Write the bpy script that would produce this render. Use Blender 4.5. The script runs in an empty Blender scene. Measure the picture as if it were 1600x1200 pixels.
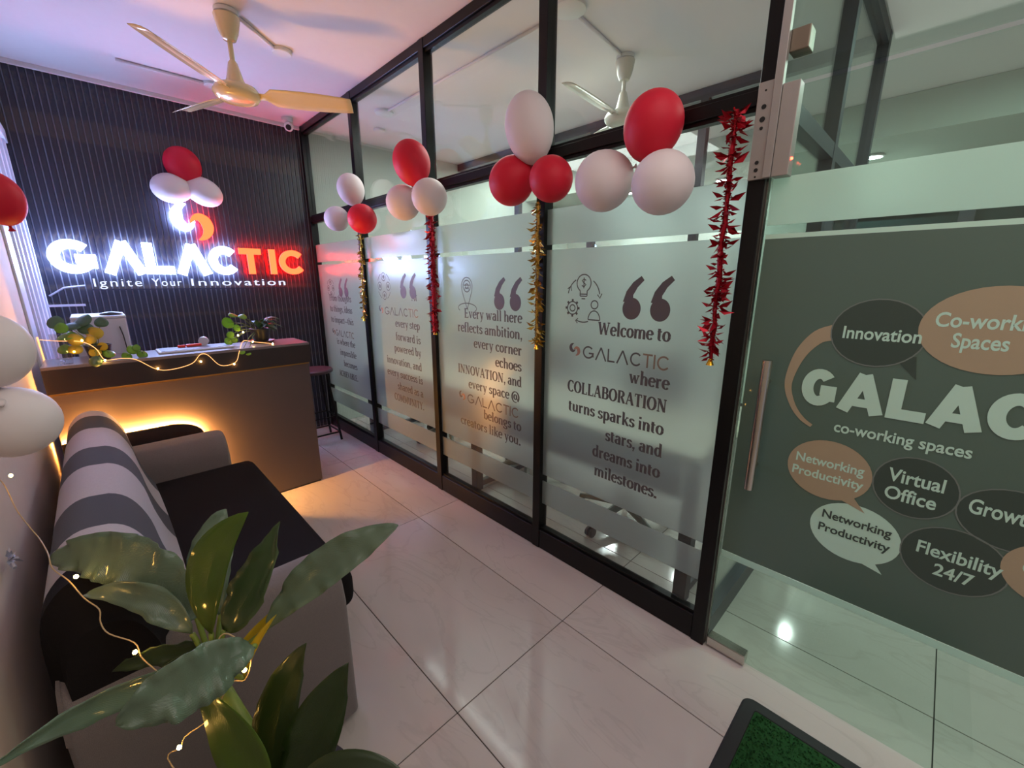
import bpy, bmesh, math, random
from mathutils import Vector, Matrix
random.seed(7)
D = bpy.data
SC = bpy.context.scene
COL = SC.collection
sin, cos, pi, rad = math.sin, math.cos, math.pi, math.radians

# ------------------------------------------------------------------ camera, light, exposure
FPX, YAW, PITCH, EYE = 652.7, 0.7758, 0.2445, 1.51
CF = Vector((sin(YAW)*cos(PITCH), cos(YAW)*cos(PITCH), -sin(PITCH)))
CR = Vector((cos(YAW), -sin(YAW), 0))
CU = CR.cross(CF)
cd = D.cameras.new('camera'); cam = D.objects.new('camera', cd); COL.objects.link(cam)
cd.sensor_width = 36; cd.lens = FPX/1600*36; cd.clip_start = .02
cam.matrix_world = Matrix(((CR.x, CU.x, -CF.x, 0), (CR.y, CU.y, -CF.y, 0), (CR.z, CU.z, -CF.z, EYE), (0, 0, 0, 1)))
SC.camera = cam
w = D.worlds.new('world'); SC.world = w; w.use_nodes = True
w.node_tree.nodes['Background'].inputs[0].default_value = (.80, .76, .76, 1)
w.node_tree.nodes['Background'].inputs[1].default_value = .30
SC.view_settings.view_transform = 'Standard'; SC.view_settings.look = 'None'
SC.view_settings.gamma = 1; SC.view_settings.use_curve_mapping = False
SC.view_settings.exposure = 0.06
SC.cycles.use_denoising = True
SC.cycles.max_bounces = 10; SC.cycles.diffuse_bounces = 4; SC.cycles.glossy_bounces = 4
SC.cycles.transmission_bounces = 8; SC.cycles.transparent_max_bounces = 24
SC.cycles.sample_clamp_indirect = 4; SC.cycles.blur_glossy = .3
SC.cycles.caustics_refractive = True; SC.cycles.caustics_reflective = True

def area(name, loc, size, power, color, rot=(0, 0, 0), shape='RECTANGLE', spread=180):
    l = D.lights.new(name, 'AREA'); l.shape = shape; l.size = size[0]; l.size_y = size[-1]
    l.energy = power; l.color = color; l.spread = rad(spread)
    o = D.objects.new(name, l); COL.objects.link(o); o.location = loc; o.rotation_euler = rot
    o['label'] = name.replace('_', ' '); o['category'] = 'light'
    return o
area('entrance_ceiling_light', (.60, -.75, 2.82), (1.6, 2.4), 26, (1, .93, .87))
area('cabin_ceiling_light', (2.5, 2.7, 2.82), (1.0, 1.6), 34, (.92, 1, .95))
area('corridor_ceiling_light', (3.0, -.45, 2.82), (1.2, .6), 32, (.80, 1, .90))

area('added_far_corridor_fill', (4.05, 3.3, 2.84), (.4, 1.8), 30, (.90, 1, .93))  # added fill without a fixture, brightens the soffit face and far wall
for _i, _y in enumerate((.677, 1.957, 3.067)): area('downlight_beam', (5.2, _y, 2.565), (.12, .12), 11, (.92, 1, .97), shape='DISK')

# ------------------------------------------------------------------ projection helpers (pixel of the 1600x1200 photo -> point on a known plane)
def at(u, v, ax, val):
    d = CF + CR*((u-800)/FPX) + CU*((600-v)/FPX)
    c = Vector((0, 0, EYE)); i = 'xyz'.index(ax)
    return c + d*((val-c[i])/d[i])
def dp(u, v, dist):
    return Vector((0, 0, EYE)) + (CF + CR*((u-800)/FPX) + CU*((600-v)/FPX))*dist

# ------------------------------------------------------------------ materials
def lin(c):
    return tuple(((x/255)/12.92 if x/255 <= .04045 else ((x/255+.055)/1.055)**2.4) for x in c)
def mat(name, rgb, rough=.5, metal=0, spec=.5, noise=0, nscale=20, bump=0, bscale=200, emit=None, estr=0, coat=0, trans=0, sheen=0, subs=0):
    m = D.materials.new(name); m.use_nodes = True; nt = m.node_tree; b = nt.nodes['Principled BSDF']
    c = lin(rgb)+(1,)
    b.inputs['Base Color'].default_value = c; b.inputs['Roughness'].default_value = rough
    b.inputs['Metallic'].default_value = metal; b.inputs['Specular IOR Level'].default_value = spec
    b.inputs['Coat Weight'].default_value = coat; b.inputs['Transmission Weight'].default_value = trans
    b.inputs['Sheen Weight'].default_value = sheen
    if emit:
        b.inputs['Emission Color'].default_value = lin(emit)+(1,); b.inputs['Emission Strength'].default_value = estr
    tc = nt.nodes.new('ShaderNodeTexCoord')
    n = nt.nodes.new('ShaderNodeTexNoise'); n.inputs['Scale'].default_value = nscale; n.inputs['Detail'].default_value = 4
    nt.links.new(tc.outputs['Object'], n.inputs['Vector'])
    mx = nt.nodes.new('ShaderNodeMix'); mx.data_type = 'RGBA'
    mx.inputs[6].default_value = tuple(x*(1-noise) for x in c[:3])+(1,)
    mx.inputs[7].default_value = tuple(min(1, x*(1+noise)) for x in c[:3])+(1,)
    nt.links.new(n.outputs['Fac'], mx.inputs[0]); nt.links.new(mx.outputs[2], b.inputs['Base Color'])
    if bump:
        n2 = nt.nodes.new('ShaderNodeTexNoise'); n2.inputs['Scale'].default_value = bscale; n2.inputs['Detail'].default_value = 3
        nt.links.new(tc.outputs['Object'], n2.inputs['Vector'])
        bp = nt.nodes.new('ShaderNodeBump'); bp.inputs['Strength'].default_value = bump; bp.inputs['Distance'].default_value = .002
        nt.links.new(n2.outputs['Fac'], bp.inputs['Height']); nt.links.new(bp.outputs[0], b.inputs['Normal'])
    return m
def emis(name, rgb, s):
    m = D.materials.new(name); m.use_nodes = True; nt = m.node_tree; nt.nodes.clear()
    e = nt.nodes.new('ShaderNodeEmission'); e.inputs[0].default_value = lin(rgb)+(1,); e.inputs[1].default_value = s
    o = nt.nodes.new('ShaderNodeOutputMaterial'); nt.links.new(e.outputs[0], o.inputs[0]); return m
def fresnel(nt, ior):      # same reflectance from both sides of a thin sheet
    g = nt.nodes.new('ShaderNodeNewGeometry'); mp = nt.nodes.new('ShaderNodeMapRange')
    mp.inputs['To Min'].default_value = ior; mp.inputs['To Max'].default_value = 1/ior
    nt.links.new(g.outputs['Backfacing'], mp.inputs['Value'])
    f = nt.nodes.new('ShaderNodeFresnel'); nt.links.new(mp.outputs['Result'], f.inputs[0]); return f
def glass(name, tint, refl=1.0):
    m = D.materials.new(name); m.use_nodes = True; nt = m.node_tree; nt.nodes.clear()
    t = nt.nodes.new('ShaderNodeBsdfTransparent'); t.inputs[0].default_value = tint+(1,)
    g = nt.nodes.new('ShaderNodeBsdfGlossy'); g.inputs['Roughness'].default_value = 0.0; g.inputs[0].default_value = (refl, refl, refl, 1)
    f = fresnel(nt, 1.5)
    mx = nt.nodes.new('ShaderNodeMixShader'); o = nt.nodes.new('ShaderNodeOutputMaterial')
    nt.links.new(f.outputs[0], mx.inputs[0]); nt.links.new(t.outputs[0], mx.inputs[1]); nt.links.new(g.outputs[0], mx.inputs[2])
    nt.links.new(mx.outputs[0], o.inputs[0]); return m
def frost(name, c, refr=.5, trl=.3):
    m = D.materials.new(name); m.use_nodes = True; nt = m.node_tree; nt.nodes.clear()
    N = nt.nodes.new
    r = N('ShaderNodeBsdfRefraction'); r.inputs['Roughness'].default_value = .50; r.inputs['IOR'].default_value = 1.22; r.inputs[0].default_value = c+(1,)
    t = N('ShaderNodeBsdfTranslucent'); t.inputs[0].default_value = c+(1,)
    d = N('ShaderNodeBsdfDiffuse'); d.inputs[0].default_value = c+(1,)
    g = N('ShaderNodeBsdfGlossy'); g.inputs['Roughness'].default_value = .22
    a = N('ShaderNodeMixShader'); a.inputs[0].default_value = trl/(trl+(1-refr-trl)); b = N('ShaderNodeMixShader'); b.inputs[0].default_value = refr
    nt.links.new(d.outputs[0], a.inputs[1]); nt.links.new(t.outputs[0], a.inputs[2])
    nt.links.new(a.outputs[0], b.inputs[1]); nt.links.new(r.outputs[0], b.inputs[2])
    f = fresnel(nt, 1.45)
    e = N('ShaderNodeMixShader'); nt.links.new(f.outputs[0], e.inputs[0]); nt.links.new(b.outputs[0], e.inputs[1]); nt.links.new(g.outputs[0], e.inputs[2])
    o = N('ShaderNodeOutputMaterial'); nt.links.new(e.outputs[0], o.inputs[0]); return m
def leafmat(name, rgb, rough=.3, trl=.35, under=(150, 165, 60)):
    m = D.materials.new(name); m.use_nodes = True; nt = m.node_tree; N = nt.nodes.new; L = nt.links.new
    b = nt.nodes['Principled BSDF']; b.inputs['Roughness'].default_value = rough; b.inputs['Coat Weight'].default_value = .5; b.inputs['Coat Roughness'].default_value = .12
    tc = N('ShaderNodeTexCoord'); n = N('ShaderNodeTexNoise'); n.inputs['Scale'].default_value = 14; L(tc.outputs['Object'], n.inputs['Vector'])
    mx = N('ShaderNodeMix'); mx.data_type = 'RGBA'; c = lin(rgb)
    mx.inputs[6].default_value = tuple(x*.6 for x in c)+(1,); mx.inputs[7].default_value = tuple(min(1, x*1.4) for x in c)+(1,)
    L(n.outputs['Fac'], mx.inputs[0]); L(mx.outputs[2], b.inputs['Base Color'])
    wv = N('ShaderNodeTexWave'); wv.inputs['Scale'].default_value = 9; wv.inputs['Distortion'].default_value = 2.0; L(tc.outputs['UV'], wv.inputs['Vector'])
    bp = N('ShaderNodeBump'); bp.inputs['Strength'].default_value = .35; bp.inputs['Distance'].default_value = .004
    L(wv.outputs['Fac'], bp.inputs['Height']); L(bp.outputs[0], b.inputs['Normal'])
    t = N('ShaderNodeBsdfTranslucent'); t.inputs[0].default_value = lin(under)+(1,)
    ms = N('ShaderNodeMixShader'); ms.inputs[0].default_value = trl
    L(b.outputs[0], ms.inputs[1]); L(t.outputs[0], ms.inputs[2]); L(ms.outputs[0], nt.nodes['Material Output'].inputs[0])
    return m
def marble(name, base, vein, rough, scale, thin=.5, mixv=.5, coat=0, stretch=(1, 1, 1), rnd=True, spec=.5):
    m = D.materials.new(name); m.use_nodes = True; nt = m.node_tree; N = nt.nodes.new; L = nt.links.new
    b = nt.nodes['Principled BSDF']; b.inputs['Roughness'].default_value = rough; b.inputs['Coat Weight'].default_value = coat
    b.inputs['Specular IOR Level'].default_value = spec
    tc = N('ShaderNodeTexCoord'); mp = N('ShaderNodeMapping'); mp.inputs['Scale'].default_value = stretch
    L(tc.outputs['Object'], mp.inputs[0])
    if rnd:
        oi = N('ShaderNodeObjectInfo'); ml = N('ShaderNodeMath'); ml.operation = 'MULTIPLY'; ml.inputs[1].default_value = 40
        L(oi.outputs['Random'], ml.inputs[0]); L(ml.outputs[0], mp.inputs['Location'])
    n1 = N('ShaderNodeTexNoise'); n1.inputs['Scale'].default_value = scale; n1.inputs['Detail'].default_value = 8; n1.inputs['Distortion'].default_value = 1.6
    L(mp.outputs[0], n1.inputs['Vector'])
    r = N('ShaderNodeValToRGB'); e = r.color_ramp.elements
    e[0].position = thin-.03; e[0].color = (0, 0, 0, 1); e[1].position = thin+.03; e[1].color = (0, 0, 0, 1); x = e.new(thin); x.color = (1, 1, 1, 1)
    L(n1.outputs['Fac'], r.inputs[0])
    n2 = N('ShaderNodeTexNoise'); n2.inputs['Scale'].default_value = scale*.7; n2.inputs['Detail'].default_value = 5; L(mp.outputs[0], n2.inputs['Vector'])
    c = lin(base); mx = N('ShaderNodeMix'); mx.data_type = 'RGBA'
    mx.inputs[6].default_value = tuple(v*.84 for v in c)+(1,); mx.inputs[7].default_value = tuple(min(1, v*1.12) for v in c)+(1,)
    L(n2.outputs['Fac'], mx.inputs[0])
    ml2 = N('ShaderNodeMath'); ml2.operation = 'MULTIPLY'; ml2.inputs[1].default_value = mixv; L(r.outputs[0], ml2.inputs[0])
    m2 = N('ShaderNodeMix'); m2.data_type = 'RGBA'; L(ml2.outputs[0], m2.inputs[0]); L(mx.outputs[2], m2.inputs[6]); m2.inputs[7].default_value = lin(vein)+(1,)
    L(m2.outputs[2], b.inputs['Base Color']); return m

M = {}
M['tile'] = marble('tile_stone', (190, 180, 175), (152, 140, 134), .09, 2.2, .52, .20, stretch=(2.2, .8, 1))
M['grout'] = mat('grout', (50, 40, 38), .8)
M['slat'] = marble('slat_marble', (33, 33, 47), (104, 86, 66), .38, 1.6, .47, .3, rnd=False)
M['slatback'] = mat('slat_groove', (138, 138, 150), .4, noise=.1)
M['ceil'] = mat('ceiling_paint', (228, 224, 226), .75, bump=.1, noise=.02)
M['wall'] = mat('wall_paint', (205, 186, 172), .8, bump=.25, bscale=120, noise=.03)
M['white'] = mat('white_paint', (226, 228, 226), .6, noise=.02)
M['bright'] = mat('corridor_paint', (196, 204, 196), .7, noise=.02)
M['upvc'] = mat('white_upvc', (214, 218, 232), .35, noise=.02)
M['frame'] = mat('black_aluminium', (11, 10, 11), .34, spec=.3, noise=.15)
M['frame2'] = mat('charcoal_aluminium', (58, 60, 68), .4, noise=.1)
M['glass'] = glass('clear_glass', (.95, .97, .96))
M['doorglass'] = glass('green_glass', (.84, .93, .88), .7)
M['frost'] = frost('frosted_film', (.80, .84, .84), .74, .14)
M['ffrost'] = frost('frosted_door_film', (.80, .90, .85), .35, .4)
M['ink'] = mat('grey_print', (84, 76, 76), .5, noise=.05)
M['inko'] = mat('copper_print', (168, 122, 100), .5, noise=.05)
M['inkg'] = mat('bronze_print', (132, 108, 92), .5, noise=.05)
M['dark_film'] = mat('dark_green_print', (84, 106, 94), .3, coat=.15, noise=.05, nscale=3)
M['bubble'] = mat('charcoal_print', (58, 74, 66), .3, coat=.15, noise=.03)
M['bubedge'] = mat('bubble_outline', (112, 122, 115), .3)
M['tan'] = mat('tan_print', (166, 150, 122), .35, coat=.1, noise=.03)
M['mint'] = mat('mint_print', (186, 222, 202), .35, coat=.1, noise=.02)
M['steel'] = mat('brushed_steel', (200, 194, 188), .18, metal=1, noise=.05)
M['alu'] = mat('anodised_aluminium', (160, 154, 150), .42, metal=.5, noise=.05)
M['dark'] = mat('dark_hole', (14, 14, 14), .7)
M['red_led'] = emis('red_indicator', (255, 60, 40), 18)
M['sofa_grey'] = mat('grey_fabric', (118, 106, 104), .95, bump=.8, bscale=500, noise=.12, nscale=160, sheen=.2)
M['sofa_light'] = mat('light_grey_fabric', (178, 168, 174), .95, bump=.8, bscale=500, noise=.12, nscale=160, sheen=.2)
M['sofa_dark'] = mat('charcoal_fabric', (56, 55, 62), .95, bump=.8, bscale=500, noise=.15, nscale=160, sheen=.1)
M['sofa_black'] = mat('black_brown_fabric', (22, 17, 18), .9, bump=.5, bscale=600, noise=.12, nscale=200, sheen=0, spec=.2)
M['desk'] = mat('taupe_laminate', (82, 73, 75), .33, noise=.08, nscale=6)
M['deskdark'] = mat('dark_laminate', (48, 38, 38), .35, noise=.1)
M['desktop'] = mat('desk_top', (122, 112, 116), .28, noise=.06)
M['gold'] = mat('gold_glint_strip', (170, 130, 70), .35, metal=.8)
M['led'] = emis('warm_led', (255, 176, 86), 720)
M['ledwhite'] = emis('sign_white', (168, 192, 255), 60)
M['ledred'] = emis('sign_red', (255, 76, 40), 5.5)
M['ledside'] = emis('sign_red_edge', (255, 14, 10), 95)
M['ledtag'] = emis('sign_tagline', (210, 220, 255), 1.6)
M['acryl'] = mat('sign_backing', (60, 62, 80), .2, noise=.05)
M['fan'] = mat('cream_enamel', (226, 208, 160), .22, coat=.6, noise=.02)
M['fan2'] = mat('ivory_enamel', (214, 212, 196), .3, coat=.4, noise=.02)
M['bred'] = mat('red_latex', (206, 22, 50), .55, noise=.04, nscale=5, spec=.35)
M['bwhite'] = mat('white_latex', (226, 212, 214), .55, noise=.03, nscale=5, spec=.35)
M['tin_red'] = mat('red_foil', (158, 8, 32), .3, metal=.6)
M['tin_gold'] = mat('gold_foil', (206, 172, 84), .22, metal=.85)
M['bell'] = mat('brass_bell', (240, 190, 60), .2, metal=1)
M['silver'] = mat('silver_foil', (200, 200, 215), .3, metal=.6)
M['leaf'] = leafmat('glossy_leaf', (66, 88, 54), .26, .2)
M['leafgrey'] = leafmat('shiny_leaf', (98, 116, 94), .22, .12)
M['leafbright'] = leafmat('painted_backlit_leaf', (84, 112, 20), .4, .4, (130, 160, 10))  # glow of light from behind is put into this leaf colour
M['leafdark'] = leafmat('painted_shade_leaf', (34, 54, 18), .4, .2)  # same plant, with shade put into the leaf colour
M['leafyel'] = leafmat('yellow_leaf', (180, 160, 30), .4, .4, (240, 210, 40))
M['pothos'] = leafmat('pothos_leaf', (112, 160, 50), .35, .4, (160, 210, 40))
M['pothosdark'] = leafmat('dark_pothos_leaf', (50, 92, 70), .35, .25)
M['stem'] = mat('stem', (112, 128, 48), .5, noise=.2)
M['pot'] = mat('black_pot', (26, 24, 26), .4)
M['soil'] = mat('soil', (40, 30, 24), .95, bump=1, noise=.4, nscale=90)
M['wire'] = mat('copper_wire', (190, 160, 120), .5)
M['bulb'] = emis('fairy_bulb', (255, 196, 96), 120)
M['wireglow'] = emis('lit_strip', (255, 178, 110), 2.2)
M['box'] = mat('white_appliance', (190, 190, 205), .5, noise=.02)
M['black'] = mat('black_plastic', (22, 22, 24), .4)
M['grass'] = mat('green_turf', (9, 66, 16), .9, bump=1, bscale=160, noise=.5, nscale=120)
M['rubber'] = mat('dark_rubber', (34, 36, 36), .75, bump=.3)
M['cup'] = glass('tumbler_glass', (.92, .90, .90))
M['tray'] = mat('white_tray', (196, 200, 214), .3)
M['screen'] = mat('blue_grey_sheet', (120, 128, 150), .3)
M['redcap'] = mat('red_plastic', (220, 60, 40), .4)
M['wood'] = mat('walnut_top', (70, 50, 52), .4, noise=.2)
M['tabletop'] = mat('beige_worktop', (206, 198, 176), .45, noise=.03)
M['chairgrey'] = mat('grey_plastic', (120, 124, 120), .4)
M['mesh'] = mat('black_mesh', (30, 32, 34), .8)
M['tapeg'] = mat('brown_clamp', (120, 106, 92), .4, metal=.4)
M['teal'] = mat('dark_teal_glazing', (36, 52, 52), .15, noise=.3, nscale=3)
M['lamp'] = emis('downlight_disc', (235, 250, 255), 30)

# ------------------------------------------------------------------ mesh helpers
class MB:
    def __init__(s): s.v = []; s.f = []; s.m = []; s.uv = None
    def add(s, vs, fs, mi=0):
        b = len(s.v); s.v += [tuple(v) for v in vs]
        for f in fs: s.f.append(tuple(b+i for i in f)); s.m.append(mi)
        return s
    def box(s, x0, x1, y0, y1, z0, z1, mi=0):
        vs = [(x, y, z) for x in (x0, x1) for y in (y0, y1) for z in (z0, z1)]
        return s.add(vs, [(0, 1, 3, 2), (4, 6, 7, 5), (0, 4, 5, 1), (2, 3, 7, 6), (0, 2, 6, 4), (1, 5, 7, 3)], mi)
    def obox(s, c, ex, ey, ez, mi=0):   # oriented box: centre and three half vectors
        c = Vector(c); vs = [c+ex*a+ey*b+ez*d for a in (-1, 1) for b in (-1, 1) for d in (-1, 1)]
        return s.add(vs, [(0, 1, 3, 2), (4, 6, 7, 5), (0, 4, 5, 1), (2, 3, 7, 6), (0, 2, 6, 4), (1, 5, 7, 3)], mi)
    def tube(s, pts, r, n=8, mi=0, caps=True):
        pts = [Vector(p) for p in pts]; rs = r if isinstance(r, (list, tuple)) else [r]*len(pts)
        rings = []; prev = None
        for i, p in enumerate(pts):
            t = (pts[min(i+1, len(pts)-1)]-pts[max(i-1, 0)]).normalized()
            if prev is None:
                a = Vector((0, 0, 1)) if abs(t.z) < .9 else Vector((1, 0, 0)); a = t.cross(a).normalized()
            else: a = (prev-t*prev.dot(t)).normalized()
            prev = a; b = t.cross(a)
            rings.append([p+(a*cos(2*pi*k/n)+b*sin(2*pi*k/n))*rs[i] for k in range(n)])
        vs = [v for ri in rings for v in ri]; fs = []
        for i in range(len(pts)-1):
            for k in range(n): fs.append((i*n+k, i*n+(k+1) % n, (i+1)*n+(k+1) % n, (i+1)*n+k))
        if caps: fs.append(tuple(range(n-1, -1, -1))); fs.append(tuple((len(pts)-1)*n+k for k in range(n)))
        return s.add(vs, fs, mi)
    def lathe(s, prof, c=(0, 0, 0), n=28, mi=0, axis=None):
        c = Vector(c); A = Matrix.Identity(3)
        if axis is not None: A = Vector((0, 0, 1)).rotation_difference(Vector(axis)).to_matrix()
        vs = [c+A@Vector((r*cos(2*pi*k/n), r*sin(2*pi*k/n), z)) for r, z in prof for k in range(n)]; fs = []
        for i in range(len(prof)-1):
            for k in range(n): fs.append((i*n+k, i*n+(k+1) % n, (i+1)*n+(k+1) % n, (i+1)*n+k))
        if prof[0][0] > 1e-6: fs.append(tuple(range(n-1, -1, -1)))
        if prof[-1][0] > 1e-6: fs.append(tuple((len(prof)-1)*n+k for k in range(n)))
        return s.add(vs, fs, mi)
    def obj(s, name, mats, parent=None, smooth=False, bevel=0, seg=2, solid=0, subsurf=0):
        me = D.meshes.new(name); me.from_pydata(s.v, [], s.f)
        for m in (mats if isinstance(mats, (list, tuple)) else [mats]): me.materials.append(m)
        me.polygons.foreach_set('material_index', s.m)
        if s.uv:
            ul = me.uv_layers.new(name='UVMap')
            for l in me.loops: ul.data[l.index].uv = s.uv[l.vertex_index]
        bm = bmesh.new(); bm.from_mesh(me)
        if not s.uv: bmesh.ops.remove_doubles(bm, verts=bm.verts, dist=1e-6)
        if not solid and not s.uv: bmesh.ops.recalc_face_normals(bm, faces=bm.faces)
        if bevel:
            bmesh.ops.bevel(bm, geom=[e for e in bm.edges if e.is_manifold and e.calc_face_angle(0) > .5], offset=bevel, segments=seg, affect='EDGES', profile=.5)
        bm.to_mesh(me); bm.free()
        if smooth:
            for p in me.polygons: p.use_smooth = True
            if bevel or smooth == 'auto': me.set_sharp_from_angle(angle=rad(40))
        me.update()
        o = D.objects.new(name, me); COL.objects.link(o); par(o, parent)
        if solid:
            md = o.modifiers.new('solid', 'SOLIDIFY'); md.thickness = solid; md.offset = 0
        if subsurf:
            md = o.modifiers.new('sub', 'SUBSURF'); md.levels = md.render_levels = subsurf
        return o
def rootloc(p):
    l = Vector(p.location)
    while p.parent: p = p.parent; l += Vector(p.location)
    return l
def par(o, p):
    if p:
        o.parent = p
        if p.type == 'EMPTY': o.matrix_parent_inverse = Matrix.Translation(-rootloc(p))
def thing(name, label, cat, loc, group=None, kind=None):
    o = D.objects.new(name, None); COL.objects.link(o); o.location = loc; o.empty_display_size = .05
    if label: o['label'] = label
    if cat: o['category'] = cat
    if group: o['group'] = group
    if kind: o['kind'] = kind
    return o
def tag(o, label, cat, group=None):
    o['label'] = label; o['category'] = cat
    if group: o['group'] = group
    return o
def struct(o, label=None):
    o['kind'] = 'structure'
    if label: o['label'] = label
    return o
def lab(o, t): o['label'] = t; return o

# ------------------------------------------------------------------ flat lettering: strokes with their own widths
LAY = [0]; SIDE = [0]
def ribbon(mb, pts, ws, T, mi=0, depth=0):
    LAY[0] = (LAY[0]+1) % 9; e = LAY[0]*3e-5
    n = len(pts); L_ = []; R_ = []
    for i in range(n):
        a = Vector(pts[max(i-1, 0)]); b = Vector(pts[min(i+1, n-1)]); t = (b-a)
        if t.length < 1e-9: t = Vector((1, 0))
        t.normalize(); nn = Vector((-t.y, t.x)); p = Vector(pts[i])
        L_.append(p+nn*ws[i]/2); R_.append(p-nn*ws[i]/2)
    if depth:
        vs = [T(q.x, q.y, d) for d in (e, depth-e) for q in L_+R_]; fs = []; sd = []; k = 2*n
        for i in range(n-1):
            fs += [(i, i+1, n+i+1, n+i), (k+i, k+n+i, k+n+i+1, k+i+1)]; sd += [(i, k+i, k+i+1, i+1), (n+i, n+i+1, k+n+i+1, k+n+i)]
        sd += [(0, n, k+n, k), (n-1, k+n-1, k+2*n-1, 2*n-1)]
        mb.add(vs, fs+sd, mi)
        if SIDE[0]:
            for i in range(len(sd)): mb.m[-1-i] = 1
    else:
        mb.add([T(q.x, q.y, e) for q in L_+R_], [(i, i+1, n+i+1, n+i) for i in range(n-1)], mi)
def arc(cx, cy, rx, ry, a0, a1, n=14):
    return [(cx+rx*cos(rad(a0+(a1-a0)*k/n)), cy+ry*sin(rad(a0+(a1-a0)*k/n))) for k in range(n+1)]
def dens(pts, k=3):
    o = []
    for a, b in zip(pts, pts[1:]):
        for i in range(k): o.append((a[0]+(b[0]-a[0])*i/k, a[1]+(b[1]-a[1])*i/k))
    return o+[pts[-1]]
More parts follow.
